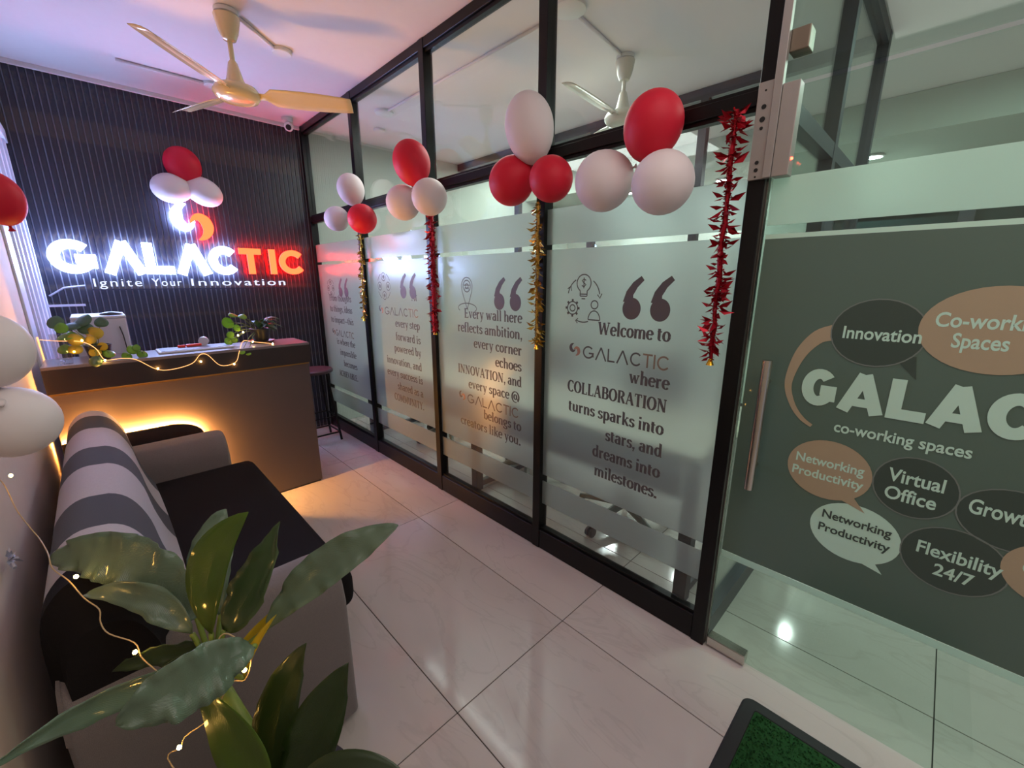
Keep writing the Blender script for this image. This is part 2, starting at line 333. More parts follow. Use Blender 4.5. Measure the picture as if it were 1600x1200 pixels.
# serif glyphs: advance, strokes; kind 'm' = contrast follows direction, number = fixed width, 's' = serif bar (x0,x1,y)
def st(x, y0, y1, w=13): return (w, [(x, y0), (x, y1)])
def sf(x0, x1, y): return ('s', (x0, x1, y))
G = {
 'a': (50, [('m', arc(24, 35, 13, 12, 165, 0)+[(37, 20), (37, 6)]), ('m', arc(23, 15, 14, 12.5, 60, 340)), sf(34, 47, 3)]),
 'b': (54, [st(13, 3, 73), sf(3, 13, 72), ('m', arc(28, 25, 17, 22.5, 155, -155))]),
 'c': (45, [('m', arc(26, 25, 18, 22.5, 50, 315)), (10, [(36, 44), (38, 36)])]),
 'd': (55, [st(41, 3, 73), sf(31, 41, 72), sf(41, 52, 3), ('m', arc(26, 25, 17, 22.5, 25, 335))]),
 'e': (47, [('m', arc(25, 25, 18, 22.5, 5, 320)), (6, [(11, 27), (43, 27)])]),
 'f': (34, [('m', [(14, 3), (14, 55)]+arc(26, 58, 12, 14, 180, 60)), (6, [(3, 46), (30, 46)]), sf(5, 26, 3)]),
 'g': (50, [('m', arc(23, 32, 15, 15, 0, 360)), ('m', [(15, 18), (12, 10), (18, 5), (34, 2)]+arc(24, -8, 17, 10, 50, -200)), (7, [(36, 44), (47, 46)])]),
 'h': (57, [st(13, 3, 73), sf(3, 13, 72), ('m', [(14, 32)]+arc(29, 32, 14, 14, 150, 0)+[(43, 3)]), sf(5, 22, 3), sf(35, 52, 3)]),
 'i': (29, [st(14, 3, 47), sf(4, 14, 46), sf(5, 24, 3), (13, [(14, 58), (14, 70)])]),
 'j': (28, [('m', [(15, 47), (15, -5)]+arc(5, -8, 10, 10, 0, -90)), sf(5, 15, 46), (13, [(15, 58), (15, 70)])]),
 'k': (54, [st(13, 3, 73), sf(3, 13, 72), sf(5, 22, 3), (6, [(15, 20), (40, 46)]), (12, [(24, 30), (44, 3)]), sf(32, 50, 46), sf(36, 54, 3)]),
 'l': (29, [st(14, 3, 73), sf(4, 14, 72), sf(5, 24, 3)]),
 'm': (86, [st(13, 3, 47), sf(3, 13, 46), sf(5, 22, 3), ('m', [(14, 32)]+arc(29, 32, 14, 14, 150, 0)+[(43, 3)]), sf(35, 52, 3), ('m', [(44, 32)]+arc(58, 32, 14, 14, 150, 0)+[(72, 3)]), sf(64, 81, 3)]),
 'n': (57, [st(13, 3, 47), sf(3, 13, 46), ('m', [(14, 32)]+arc(29, 32, 14, 14, 150, 0)+[(43, 3)]), sf(5, 22, 3), sf(35, 52, 3)]),
 'o': (51, [('m', arc(26, 25, 18.5, 22.5, 0, 360))]),
 'p': (54, [st(13, -20, 47), sf(3, 13, 46), sf(5, 22, -19), ('m', arc(28, 25, 17, 22.5, 155, -155))]),
 'r': (42, [st(13, 3, 47), sf(3, 13, 46), sf(5, 24, 3), ('m', [(14, 34), (20, 43), (28, 46)]), (11, [(27, 45), (36, 41)])]),
 's': (41, [('m', [(33, 40)]+arc(21, 36, 11, 10, 40, 230)+arc(20, 14, 13, 11, 60, -150)), (8, [(34, 44), (34, 36)]), (8, [(7, 13), (7, 5)])]),
 't': (35, [('m', [(14, 60), (14, 14)]+arc(24, 14, 10, 11, 180, 290)), (6, [(3, 46), (31, 46)])]),
 'u': (57, [('m', [(13, 46), (13, 18)]+arc(27, 18, 14, 14, 180, 330)+[(42, 16)]), st(43, 3, 47), sf(3, 13, 46), sf(33, 43, 46), sf(43, 53, 3)]),
 'v': (51, [(12, [(11, 46), (27, 2)]), (6, [(26, 2), (41, 46)]), sf(2, 20, 46), sf(33, 49, 46)]),
 'w': (76, [(12, [(11, 46), (25, 2)]), (6, [(25, 2), (38, 46)]), (12, [(37, 46), (51, 2)]), (6, [(51, 2), (65, 46)]), sf(2, 20, 46), sf(57, 73, 46)]),
 'y': (51, [(12, [(11, 46), (27, 2)]), (6, [(41, 46), (26, -2), (20, -14), (10, -19)]), sf(2, 20, 46), sf(33, 49, 46)]),
 'A': (68, [(6, [(10, 3), (33, 70)]), (13, [(33, 70), (56, 3)]), (6, [(18, 25), (48, 25)]), sf(2, 20, 3), sf(46, 67, 3)]),
 'B': (63, [st(16, 3, 69), sf(5, 34, 67), sf(5, 34, 3), ('m', [(30, 67)]+arc(34, 52, 15, 15, 90, -90)+[(30, 37)]), ('m', [(30, 37)]+arc(36, 20, 17, 17, 90, -90)+[(30, 3)]), sf(16, 34, 37)]),
 'C': (63, [('m', arc(35, 35, 26, 33, 48, 318)), (6, [(54, 66), (54, 50)])]),
 'D': (70, [st(16, 3, 69), sf(5, 32, 67), sf(5, 32, 3), ('m', [(28, 67)]+arc(30, 35, 29, 32, 90, -90)+[(28, 3)])]),
 'E': (60, [st(16, 3, 69), sf(5, 52, 67), sf(5, 54, 3), sf(16, 42, 36), (5, [(51, 68), (51, 54)]), (5, [(53, 2), (53, 17)]), (5, [(41, 43), (41, 29)])]),
 'F': (56, [st(16, 3, 69), sf(5, 52, 67), sf(5, 28, 3), sf(16, 42, 36), (5, [(51, 68), (51, 54)])]),
 'H': (74, [st(16, 3, 69), st(58, 3, 69), sf(5, 27, 67), sf(5, 27, 3), sf(47, 69, 67), sf(47, 69, 3), sf(16, 58, 36)]),
 'I': (34, [st(17, 3, 69), sf(5, 29, 67), sf(5, 29, 3)]),
 'L': (57, [st(16, 3, 69), sf(5, 28, 67), sf(5, 52, 3), (5, [(51, 2), (51, 18)])]),
 'M': (88, [(6, [(15, 3), (15, 68)]), (13, [(17, 68), (42, 8)]), (6, [(42, 8), (68, 68)]), st(70, 3, 69), sf(4, 24, 3), sf(4, 18, 67), sf(59, 82, 3), sf(68, 82, 67)]),
 'N': (74, [(6, [(15, 3), (15, 68)]), (13, [(17, 68), (56, 4)]), (6, [(58, 2), (58, 68)]), sf(4, 24, 3), sf(4, 18, 67), sf(49, 68, 67)]),
 'O': (70, [('m', arc(35, 35, 26.5, 33, 0, 360, 24))]),
 'R': (66, [st(16, 3, 69), sf(5, 34, 67), sf(5, 27, 3), ('m', [(30, 67)]+arc(34, 52, 16, 15, 90, -90)+[(30, 36)]), (13, [(34, 36), (54, 4)]), sf(46, 63, 3)]),
 'S': (52, [('m', [(42, 58)]+arc(27, 52, 16, 15, 40, 235)+arc(25, 19, 17, 16, 55, -150)), (5, [(44, 66), (44, 52)]), (5, [(8, 18), (8, 4)])]),
 'T': (62, [st(31, 3, 69), sf(6, 56, 67), sf(20, 42, 3), (5, [(7, 68), (7, 53)]), (5, [(55, 68), (55, 53)])]),
 'U': (70, [('m', [(16, 68), (16, 25)]+arc(35, 25, 19, 22, 180, 360)+[(54, 68)]), sf(5, 27, 67), sf(44, 65, 67)]),
 'V': (66, [(13, [(12, 67), (33, 2)]), (6, [(33, 2), (54, 67)]), sf(2, 23, 67), sf(44, 64, 67)]),
 'W': (98, [(13, [(12, 67), (30, 2)]), (6, [(30, 2), (48, 64)]), (13, [(48, 67), (67, 2)]), (6, [(67, 2), (85, 67)]), sf(2, 23, 67), sf(75, 95, 67)]),
 'Y': (64, [(13, [(12, 67), (32, 32)]), (6, [(32, 32), (52, 67)]), st(32, 3, 33), sf(2, 23, 67), sf(43, 62, 67), sf(21, 43, 3)]),
 '.': (25, [(14, [(12, 0), (12, 13)])]),
 ',': (25, [(13, [(12, 1), (12, 12)]), (6, [(15, 3), (9, -13)])]),
 '-': (80, [(6, [(0, 24), (80, 24)])]),
 '@': (86, [('m', arc(43, 28, 36, 38, -50, 290, 24)), ('m', arc(42, 28, 14, 17, 0, 360)), (7, [(57, 44), (55, 20), (64, 12), (74, 20)])]),
 ' ': (24, []),
}
def serif_line(mb, text, yl, yr, z, T, fit=True):
    """text set between two wall positions, baseline at z, T(a, b, d) maps local metres to the wall"""
    adv = sum(G[c][0] for c in text); width = abs(yl-yr); sx = width/adv; sy = .00083
    x = 0
    for c in text:
        a, ss = G[c]
        for k, p in ss:
            if k == 's': pts = [(p[0], p[2]), (p[1], p[2])]; ws = [6, 6]
            elif k == 'm':
                pts = p; ws = []
                for i in range(len(p)):
                    q0 = p[max(i-1, 0)]; q1 = p[min(i+1, len(p)-1)]; dx, dy = q1[0]-q0[0], q1[1]-q0[1]; l = math.hypot(dx, dy) or 1
                    ws.append(5.5+8.5*abs(dy/l)**1.4)
            else: pts = p; ws = [k]*len(p)
            P = [((x+q[0])*sx, z+q[1]*sy) for q in pts]
            ribbon(mb, P, [w_*.00090 for w_ in ws], T)
        x += a
def glx(mb, c, x0, x1, z0, z1, w, T, mi=0, depth=0):
    """geometric sans capitals; A without a crossbar"""
    W, H = x1-x0, z1-z0; h = w/2
    def go(pts, closed=False): ribbon(mb, [(x0+a, z0+b) for a, b in pts], [w]*len(pts), T, mi, depth)
    if c in 'GC':
        go(arc(W/2, H/2, W/2-h, H/2-h, 42, 322 if c == 'C' else 345, 26))
        if c == 'G': go([(W-h, H*.16), (W-h, H*.47)]); go([(W*.55, H*.44), (W, H*.44)])
    elif c == 'A': go([(h, 0), (W/2, H)]); go([(W/2, H), (W-h, 0)])
    elif c == 'L': go([(h, H), (h, 0)]); go([(0, h), (W, h)])
    elif c == 'T': go([(W/2, 0), (W/2, H)]); go([(0, H-h), (W, H-h)])
    elif c == 'I': go([(W/2, 0), (W/2, H)])
    elif c == 'O': go(arc(W/2, H/2, W/2-h, H/2-h, 0, 360, 28))
def bar_a(mb, x0, x1, z0, z1, w, T, mi=0):
    glx(mb, 'A', x0, x1, z0, z1, w, T, mi); W = x1-x0; H = z1-z0
    ribbon(mb, [(x0+W*.22, z0+H*.26), (x1-W*.22, z0+H*.26)], [w*.8]*2, T, mi)
def crescent(mb, cx, cz, s, sgn, T, mi=0, depth=0, ax=1):
    p = [(.07, .95), (-.28, .82), (-.62, .48), (-.72, .05), (-.55, -.40), (-.15, -.62), (.22, -.50), (.50, -.20)]
    ws = [.03, .34, .58, .74, .74, .58, .34, .05]
    q = []; qw = []
    for i in range(len(p)-1):       # Catmull-Rom refinement
        a, b, c, d = p[max(i-1, 0)], p[i], p[i+1], p[min(i+2, len(p)-1)]
        for k in range(4):
            t = k/4; f = lambda A, B, C_, E_: .5*(2*B+(C_-A)*t+(2*A-5*B+4*C_-E_)*t*t+(3*B-A-3*C_+E_)*t**3)
            q.append((f(a[0], b[0], c[0], d[0]), f(a[1], b[1], c[1], d[1]))); qw.append(ws[i]+(ws[i+1]-ws[i])*t)
    q.append(p[-1]); qw.append(ws[-1])
    ribbon(mb, [(cx+sgn*a*s*ax, cz+sgn*b*s) for a, b in q], [x*s*(.5+.5*ax) for x in qw], T, mi, depth)
def disc(mb, cx, cz, rx, rz, T, mi=0, n=40, ang=0):
    LAY[0] = (LAY[0]+1) % 9; e = LAY[0]*3e-5
    ca, sa = cos(ang), sin(ang)
    mb.add([T(cx+rx*cos(2*pi*k/n)*ca-rz*sin(2*pi*k/n)*sa, cz+rx*cos(2*pi*k/n)*sa+rz*sin(2*pi*k/n)*ca, e) for k in range(n)], [tuple(range(n))], mi)
def ring(mb, cx, cz, rx, rz, w, T, mi=0, a0=0, a1=360):
    p = arc(cx, cz, rx, rz, a0, a1, 30); ribbon(mb, p, [w]*len(p), T, mi)
def sans(text, name, m, parent, left, right, base, height, T, bold=0, depth=0, shear=0, sp=1):
    """built-in typeface turned into a mesh, fitted between left and right"""
    cu = D.curves.new(name, 'FONT'); cu.body = text; cu.size = 1; cu.offset = bold; cu.shear = shear; cu.space_character = sp; cu.resolution_u = 4
    to = D.objects.new(name, cu); COL.objects.link(to)
    dg = bpy.context.evaluated_depsgraph_get(); me = D.meshes.new_from_object(to.evaluated_get(dg)); D.objects.remove(to)
    xs = [v.co.x for v in me.vertices]; x0, x1 = min(xs), max(xs); k = (right-left)/(x1-x0); ky = height/.70
    mb = MB(); vs = [(left+(v.co.x-x0)*k, base+v.co.y*ky) for v in me.vertices]
    if depth:
        n = len(vs); fs = [tuple(p.vertices) for p in me.polygons]
        cnt = {}
        for f in fs:
            for a, b in zip(f, f[1:]+f[:1]): cnt[(a, b)] = 1
        side = [(a, b, b+n, a+n) for (a, b) in cnt if (b, a) not in cnt]
        mb.add([T(a, b, 0) for a, b in vs]+[T(a, b, depth) for a, b in vs], fs+[tuple(i+n for i in f[::-1]) for f in fs]+side)
    else: mb.add([T(a, b, 0) for a, b in vs], [tuple(p.vertices) for p in me.polygons])
    return mb.obj(name, m, parent)

# ------------------------------------------------------------------ the room shell
XG, YB, ZC, XL = 1.629, 4.432, 2.864, -.285
fl = struct(MB().box(XL-.1, 6.2, -2.2, YB+.1, -.06, -.0035).obj('floor', M['grout']), 'pinkish stone tiled floor')
jx = [1.277+k*.597 for k in range(-3, 8)]; jy = [3.373+k*1.2 for k in range(-5, 2)]
cache = {}
for i in range(len(jx)-1):
    for j in range(len(jy)-1):
        x0, x1 = max(jx[i], XL), min(jx[i+1], 5.6); y0, y1 = max(jy[j], -2.2), min(jy[j+1], YB)
        if x1-x0 < .02 or y1-y0 < .02: continue
        key = (round(x1-x0, 3), round(y1-y0, 3)); g = .0018
        if key not in cache:
            hx, hy = key[0]/2-g, key[1]/2-g
            t = MB().box(-hx, hx, -hy, hy, -.009, 0).obj('tile', M['tile'], None, bevel=.0008, seg=1); cache[key] = t
        else: t = cache[key].copy(); COL.objects.link(t)
        t.parent = fl; t.location = ((x0+x1)/2, (y0+y1)/2, 0)
struct(MB().box(XL-.1, 6.2, -2.2, YB+.1, ZC, ZC+.1).obj('ceiling', M['ceil']), 'white painted ceiling')
struct(MB().box(XL-.12, XL, -2.2, YB+.1, 0, ZC).obj('wall_left', M['wall']), 'beige painted wall behind the sofa')
wb = struct(MB().box(XL, 1.60, YB, YB+.1, 0, ZC).obj('wall_back', M['slatback']), 'dark vertical slat wall carrying the lit sign')
pitch = .0362; base = None
n = int((1.595-XL)/pitch)
for k in range(n+1):
    x = XL+.004+k*pitch
    if base is None:
        base = MB().add([(0, 0, 0), (pitch-.0058, 0, 0), (pitch-.0090, -.009, 0), (.0015, -.009, 0), (0, 0, ZC), (pitch-.0058, 0, ZC), (pitch-.0090, -.009, ZC), (.0015, -.009, ZC)],
                        [(0, 3, 2, 1), (4, 5, 6, 7), (0, 1, 5, 4), (1, 2, 6, 5), (2, 3, 7, 6), (3, 0, 4, 7)]).obj('slat', M['slat'])
        o = base
    else: o = base.copy(); COL.objects.link(o)
    o.parent = wb; o.location = (x, YB, 0)
struct(MB().box(XL, 1.6, YB-.035, YB-.017, ZC-.03, ZC).obj('trim_1', M['ceil'], bevel=.004))
# cabin walls beyond the glass
struct(MB().box(1.66, 6.2, YB, YB+.1, 0, ZC).obj('wall_cabin_back', M['bright']), 'pale grey wall of the cabin seen through the glass')
struct(MB().box(5.6, 5.7, -2.2, YB, 0, ZC).obj('wall_corridor_end', M['bright']), 'pale corridor wall far behind the glass door')
struct(MB().box(4.62, 5.6, -2.2, YB, 2.59, ZC-.002).obj('ceiling_soffit', M['bright']), 'lowered ceiling strip with downlights beyond the cabin')
# dark glazing in the far wall
wd = thing('window_5', 'dark glazed windows in the far corridor wall', None, (5.55, .5, 0), kind='structure')
for y0, y1 in ((.05, .95), (-.95, -.05), (-1.95, -1.05)):
    MB().box(5.575, 5.595, y0, y1, .9, 2.1).obj('pane', M['teal'], wd)
f_ = MB()
for y in (1.0, 0, -1.0, -2.0): f_.box(5.55, 5.598, y-.05, y+.05, .85, 2.1)
f_.box(5.551, 5.597, -2.05, 1.05, 2.1, 2.16); f_.box(5.551, 5.597, -2.05, 1.05, .8, .9); f_.obj('window_frame', M['frame2'], wd)
# downlights
for (x, y, t) in ((5.2, .677, 'round white downlight nearest the glass door, beyond the corner post'), (5.19, 1.957, 'round white downlight seen left of the longest red garland'), (5.06, 3.067, 'round white downlight seen between the two big white balloons')):
    d_ = thing('downlight', t, 'light', (x, y, 2.59), 'downlights in the soffit')
    MB().lathe([(.085, 2.586), (.085, 2.575), (.068, 2.572)], (x, y, 0)).obj('trim_ring', M['white'], d_, smooth='auto')
    MB().lathe([(.0, 2.570), (.066, 2.571)], (x, y, 0)).obj('lens', M['lamp'], d_)

# ------------------------------------------------------------------ black aluminium partition
wr = thing('wall_right', 'black framed glass partition with frosted film panels', None, (XG, 2.4, 0), kind='structure')
MY = [.497, 1.434, 2.39, 3.37, 4.395]
for y in MY: MB().box(1.596, 1.662, y-.026, y+.026, 0, ZC-.002).obj('mullion', M['frame'], wr, bevel=.002, seg=1)
MB().box(1.60, 1.658, MY[0]+.026, YB-.02, 2.81, ZC-.001).obj('top_rail', M['frame'], wr, bevel=.002, seg=1)
for i in range(4):
    a, b = MY[i]+.026, MY[i+1]-.026
    MB().box(1.600, 1.658, a, b, 2.045, 2.090).obj('transom', M['frame'], wr, bevel=.002, seg=1)
    MB().box(1.600, 1.658, a, b, 0.0, .118).obj('kick_rail', M['frame'], wr, bevel=.003, seg=1)
    for z0, z1 in ((2.090, 2.104), (2.79, 2.808), (2.031, 2.045), (.118, .132)):
        MB().box(1.612, 1.646, a, b, z0, z1).obj('glazing_bead', M['frame'], wr)
XF = 1.6195     # face of the film
def TY(y0):     # flat print on the film, read from the reception: local x runs toward -y
    return lambda a, b, d: (XF-.0012-d, y0-a, b)
def quote_marks(mb, yl, T, s=1.0, zt=1.52):
    for k in (0, .128*s):
        pts = [(.092, .172), (.06, .145), (.036, .11), (.028, .07)]; ws = [.022, .030, .036, .046]
        q = []; w_ = []
        for i in range(3):
            for t in (0, .33, .66): q.append(tuple(pts[i][j]+(pts[i+1][j]-pts[i][j])*t for j in (0, 1))); w_.append(ws[i]+(ws[i+1]-ws[i])*t)
        q.append(pts[3]); w_.append(ws[3])
        ribbon(mb, [((a+k/s)*s, zt-.178*s+b*s) for a, b in q], [x*s for x in w_], T)
        disc(mb, (.048+k/s)*s, zt-.178*s+.046*s, .043*s, .046*s, T)
def small_logo(par_, yl, yr, z):
    T = TY(yl); Wd = yl-yr; m = MB()
    crescent(m, .022, z+.042, .024, 1, T, 0)
    mo = MB(); crescent(mo, .036, z+.030, .024, -1, T, 0)
    xs = [.085, .162, .235, .285, .36, .43, .475, .497, .56]; k = (Wd)/.56
    h = .06; ww = .0075
    glx(m, 'G', xs[0]*k, (xs[0]+.068)*k, z, z+h, ww, T); glx(m, 'A', xs[1]*k, (xs[1]+.068)*k, z, z+h, ww, T)
    glx(m, 'L', xs[2]*k, (xs[2]+.042)*k, z, z+h, ww, T); glx(m, 'A', xs[3]*k, (xs[3]+.068)*k, z, z+h, ww, T)
    glx(m, 'C', xs[4]*k, (xs[4]+.062)*k, z, z+h, ww, T)
    g = MB(); glx(g, 'T', xs[5]*k-.004, (xs[5]+.044)*k, z, z+h, ww, T); glx(g, 'I', (xs[6]+.004)*k, (xs[6]+.014)*k, z, z+h, ww, T); glx(g, 'C', xs[7]*k, (xs[7]+.062)*k, z, z+h, ww, T)
    m.obj('logo', M['ink'], par_); lab(mo.obj('logo', M['inko'], par_), 'copper half of the swirl'); lab(g.obj('logo', M['inkg'], par_), 'bronze letters TIC')
def icon(kind, y0, y1, zt):
    """icon box between y0 (left) and y1, top at zt"""
    T = TY(y0); W = y0-y1; s = W/.17; m = MB(); w_ = .0052
    P = lambda pts, w2=w_: ribbon(m, [(a*s, zt-b*s) for a, b in pts], [w2]*len(pts), T)
    R = lambda cx, cy, r, a0=0, a1=360, w2=w_: ring(m, cx*s, zt-cy*s, r*s, r*s, w2, T, 0, a0, a1)
    if kind == 4:
        R(.085, .035, .034, -60, 240); P([(.068, .065), (.068, .085)]); P([(.102, .065), (.102, .085)]); P([(.068, .078), (.102, .078)]); P([(.068, .086), (.102, .086)]); P([(.076, .096), (.094, .096)])
        P([(.095, .024), (.085, .019), (.076, .025), (.085, .034), (.095, .041), (.086, .049), (.075, .044)]); P([(.085, .013), (.085, .055)])
        R(.032, .135, .026); R(.032, .135, .013)
        for k in range(8):
            a = k*pi/4; P([(.032+.026*cos(a), .135+.026*sin(a)), (.032+.036*cos(a), .135+.036*sin(a))], .011)
        R(.140, .118, .016); m2 = arc(.140, .178, .028, .036, 0, 180); P([(a, .356-b-.012*0) for a, b in m2]) ; P([(.112, .178), (.168, .178)])
        R(.085, .09, .078, 120, 170); P([(.005, .058), (.022, .046), (.024, .066)])
        R(.085, .09, .078, 10, 55); P([(.152, .078), (.164, .092), (.172, .074)])
        R(.085, .11, .08, 245, 290); P([(.062, .176), (.05, .186), (.06, .196)])
    elif kind == 3:
        P([(.085-.045*cos(t), .05-.045*sin(t)) for t in [pi*k/12 for k in range(13)]]); P([(.04, .05), (.045, .08), (.085, .17)]); P([(.13, .05), (.125, .08), (.085, .17)])
        R(.085, .05, .030); R(.085, .05, .012); P([(.068, .074), (.068, .06), (.102, .06), (.102, .074)]); P([(.06, .045), (.11, .045)])
        e = arc(.085, .165, .078, .026, -215, 35); P(e)
    else:
        for k, (cx, cy) in enumerate(((.085, .03), (.03, .09), (.14, .09), (.085, .15))):
            R(cx, cy, .026); R(cx, cy, .010); P([(cx-.012, cy), (cx+.012, cy)]); P([(cx, cy-.012), (cx, cy+.012)])
        for a in (25, 115, 205, 295): R(.085, .09, .085, a, a+40)
    return m
PAN = {
 4: ('Welcome to|1.090|.745|1.267;@L|1.245|.735|1.152;where|.916|.731|1.070;COLLABORATION|1.252|.732|.970;turns sparks into|1.243|.738|.870;stars, and|1.019|.735|.770;dreams into|1.087|.737|.672;milestones.|1.071|.740|.574', (.975, 1.523, 1.0), (1.275, 1.08, 1.535)),
 3: ('Every wall here|2.072|1.572|1.282;reflects ambition,|2.142|1.568|1.194;every corner|1.985|1.572|1.105;echoes|1.790|1.574|1.015;INNOVATION, and|2.152|1.573|.926;every space @|2.046|1.590|.838;@L|2.145|1.590|.742;belongs to|1.903|1.575|.664;creators like you.|2.139|1.576|.576', (1.80, 1.523, 1.0), (2.137, 1.943, 1.530)),
 2: ('At|2.677|2.601|1.364;@L|3.167|2.590|1.250;every step|2.928|2.585|1.160;forward is|2.935|2.585|1.058;powered by|2.970|2.585|.965;innovation, and|3.101|2.588|.860;every success is|3.108|2.583|.760;shared as a|2.956|2.586|.660;COMMUNITY.|3.020|2.584|.562', (2.83, 1.555, 1.0), (3.165, 2.965, 1.568)),
 1: ('From thoughts|4.159|3.680|1.315;to things, ideas|4.166|3.679|1.215;to impact-this|4.169|3.675|1.112;@L|4.162|3.683|.990;is where the|4.083|3.682|.905;impossible|4.029|3.678|.805;becomes|3.968|3.679|.700;ACHIEVABLE.|4.100|3.686|.590', (3.93, 1.525, .95), (4.185, 4.02, 1.52)),
}
desc = {1: 'glass panel nearest the slat wall lit red by the sign', 2: 'second glass panel from the slat wall with the word COMMUNITY', 3: 'glass panel that begins Every wall here', 4: 'glass panel beside the door that begins Welcome to'}
for i in range(4):
    p = 4-i; a, b = MY[i]+.026, MY[i+1]-.026
    wn = thing('window_%d' % p, desc[p], None, (XG, (a+b)/2, .13), kind='structure')
    MB().box(1.6245, 1.6335, a, b, .119, 2.044).obj('glass_pane', M['glass'], wn)
    MB().box(1.6245, 1.6335, a, b, 2.091, 2.809).obj('glass_pane', M['glass'], wn)
    for z0, z1 in ((.28, .418), (.458, 1.650), (1.674, 1.835)):
        o = MB().box(XF, 1.6238, a+.001, b-.001, z0, z1).obj('frosted_film', M['frost'], wn)
        if z0 == .458: pf = o
    txt, q, ic = PAN[p]
    for ln in txt.split(';'):
        t, yl, yr, z = ln.split('|'); yl, yr, z = float(yl), float(yr), float(z)
        if t == '@L': small_logo(pf, yl, yr, z-.004); continue
        m = MB(); serif_line(m, t, yl, yr, z, TY(yl)); m.obj('lettering', M['ink'], pf)
    m = MB(); quote_marks(m, q[0], TY(q[0]), q[2], q[1]); m.obj('quotation_mark', M['ink'], pf)
    icon(p, *ic).obj('icon', M['ink'], pf)

# ------------------------------------------------------------------ glass door with its print
dr = thing('door_1', 'frameless glass door with dark green film and speech bubbles', None, (XG, 0, 0), kind='structure')
DY0, DY1 = -.55, .466
MB().box(1.622, 1.634, DY0, DY1, .012, 2.078).obj('glass_leaf', M['doorglass'], dr, bevel=.001, seg=1)
MB().box(1.6205, 1.6355, DY1, DY1+.004, .012, 2.078).obj('edge_seal', M['steel'], dr)
XD = 1.6205
df = MB().box(XD, 1.6217, DY0, DY1-.012, .468, 1.640).obj('dark_film', M['dark_film'], dr)
MB().box(XD, 1.6217, DY0, DY1-.012, 1.640, 1.654).obj('white_film_line', M['mint'], dr)
MB().box(XD-.001, 1.6217, DY0, DY1-.012, 1.682, 1.826).obj('frosted_film', M['ffrost'], dr)
MB().box(XD-.001, 1.6217, DY0, DY1-.012, .440, .466).obj('frosted_film', M['ffrost'], dr)
def TD(lv): return lambda a, b, d: (XD-.0006-.0005*lv-d, -a, b)       # local x = -y
def bub(cy, cz, ry, rz, m, lv, edge=None, tail=None, name='speech_bubble', ang=0):
    mb = MB(); disc(mb, -cy, cz, ry, rz, TD(lv), ang=ang)
    if tail: mb.add([TD(lv)(-y, z, .00015) for y, z in tail], [tuple(range(len(tail)))])
    mb.obj(name, m, df)
    if edge:
        e = MB(); ring(e, -cy, cz, ry, rz, .0035, TD(lv+.5)); e.obj('bubble_outline', edge, df)
bub(.125, 1.358, .108, .098, M['bubble'], 1, M['bubedge'], [(.03, 1.30), (.02, 1.235), (.075, 1.29)])
bub(-.105, 1.384, .145, .112, M['tan'], 2)
SW = [(-.222, 1.352), (-.262, 1.335), (-.298, 1.285), (-.318, 1.22), (-.322, 1.16), (-.300, 1.10), (-.268, 1.06), (-.235, 1.040)]; SWW0 = [.050, .042, .034, .026, .020, .016, .014, .010]
SP = []; SWW = []
for i in range(7):
    a, b, c, d = SW[max(i-1, 0)], SW[i], SW[i+1], SW[min(i+2, 7)]
    for j in range(5):
        t = j/5; SP.append(tuple(.5*(2*b[k]+(c[k]-a[k])*t+(2*a[k]-5*b[k]+4*c[k]-d[k])*t*t+(3*b[k]-a[k]-3*c[k]+d[k])*t**3) for k in (0, 1))); SWW.append(SWW0[i]+(SWW0[i+1]-SWW0[i])*t)
m = MB(); ribbon(m, SP, SWW, TD(1)); m.obj('swoosh', M['tan'], df)
bub(.175, .905, .112, .100, M['tan'], 2, None, [(.10, .84), (.063, .795), (.15, .825)])
bub(.080, .716, .115, .098, M['mint'], 1, None, [(.03, .66), (-.008, .610), (.07, .63)])
bub(-.030, .918, .092, .092, M['bubble'], 1, M['bubedge'])
bub(-.225, .895, .105, .085, M['bubble'], 1, M['bubedge'])
bub(-.140, .730, .108, .098, M['bubble'], 1, M['bubedge'])
bub(-.330, .775, .105, .09, M['tan'], 2)
T3 = TD(3)
mm = MB()
def dl(c, yl, yr, z0, z1, w_=.032):
    if c == 'A': bar_a(mm, -yl, -yr, z0, z1, w_, T3)
    else: glx(mm, c, -yl, -yr, z0, z1, w_, T3)
dl('G', .284, .192, 1.113, 1.234); dl('A', .186, .072, 1.113, 1.232); dl('L', .068, -.016, 1.113, 1.232); dl('A', -.018, -.128, 1.113, 1.232)
dl('C', -.128, -.226, 1.111, 1.234); dl('T', -.228, -.32, 1.113, 1.232); dl('I', -.33, -.362, 1.113, 1.232); dl('C', -.368, -.46, 1.111, 1.234)
mm.obj('lettering', M['mint'], df)
for t, yl, yr, z, h, mk, bo in (('co-working spaces', .180, -.122, 1.040, .034, 'mint', .02), ('Innovation', .203, .028, 1.338, .036, 'mint', .02),
    ('Co-working', .010, -.190, 1.388, .038, 'mint', .02), ('Spaces', -.030, -.132, 1.335, .038, 'mint', .02),
    ('Networking', .265, .085, .915, .030, 'mint', .02), ('Productivity', .270, .080, .868, .030, 'mint', .02),
    ('Networking', .166, -.008, .741, .028, 'bubble', .02), ('Productivity', .170, -.012, .692, .028, 'bubble', .02),
    ('Virtual', .031, -.090, .925, .040, 'mint', .02), ('Office', .030, -.082, .868, .040, 'mint', .02), ('Growth', -.142, -.262, .890, .042, 'mint', .02),
    ('Flexibility', -.066, -.234, .728, .038, 'mint', .02), ('24/7', -.110, -.190, .674, .036, 'mint', .02), ('C', -.262, -.284, .765, .034, 'mint', .02)):
    sans(t, 'lettering', M[mk], df, -yl, -yr, z, h, T3, bo)
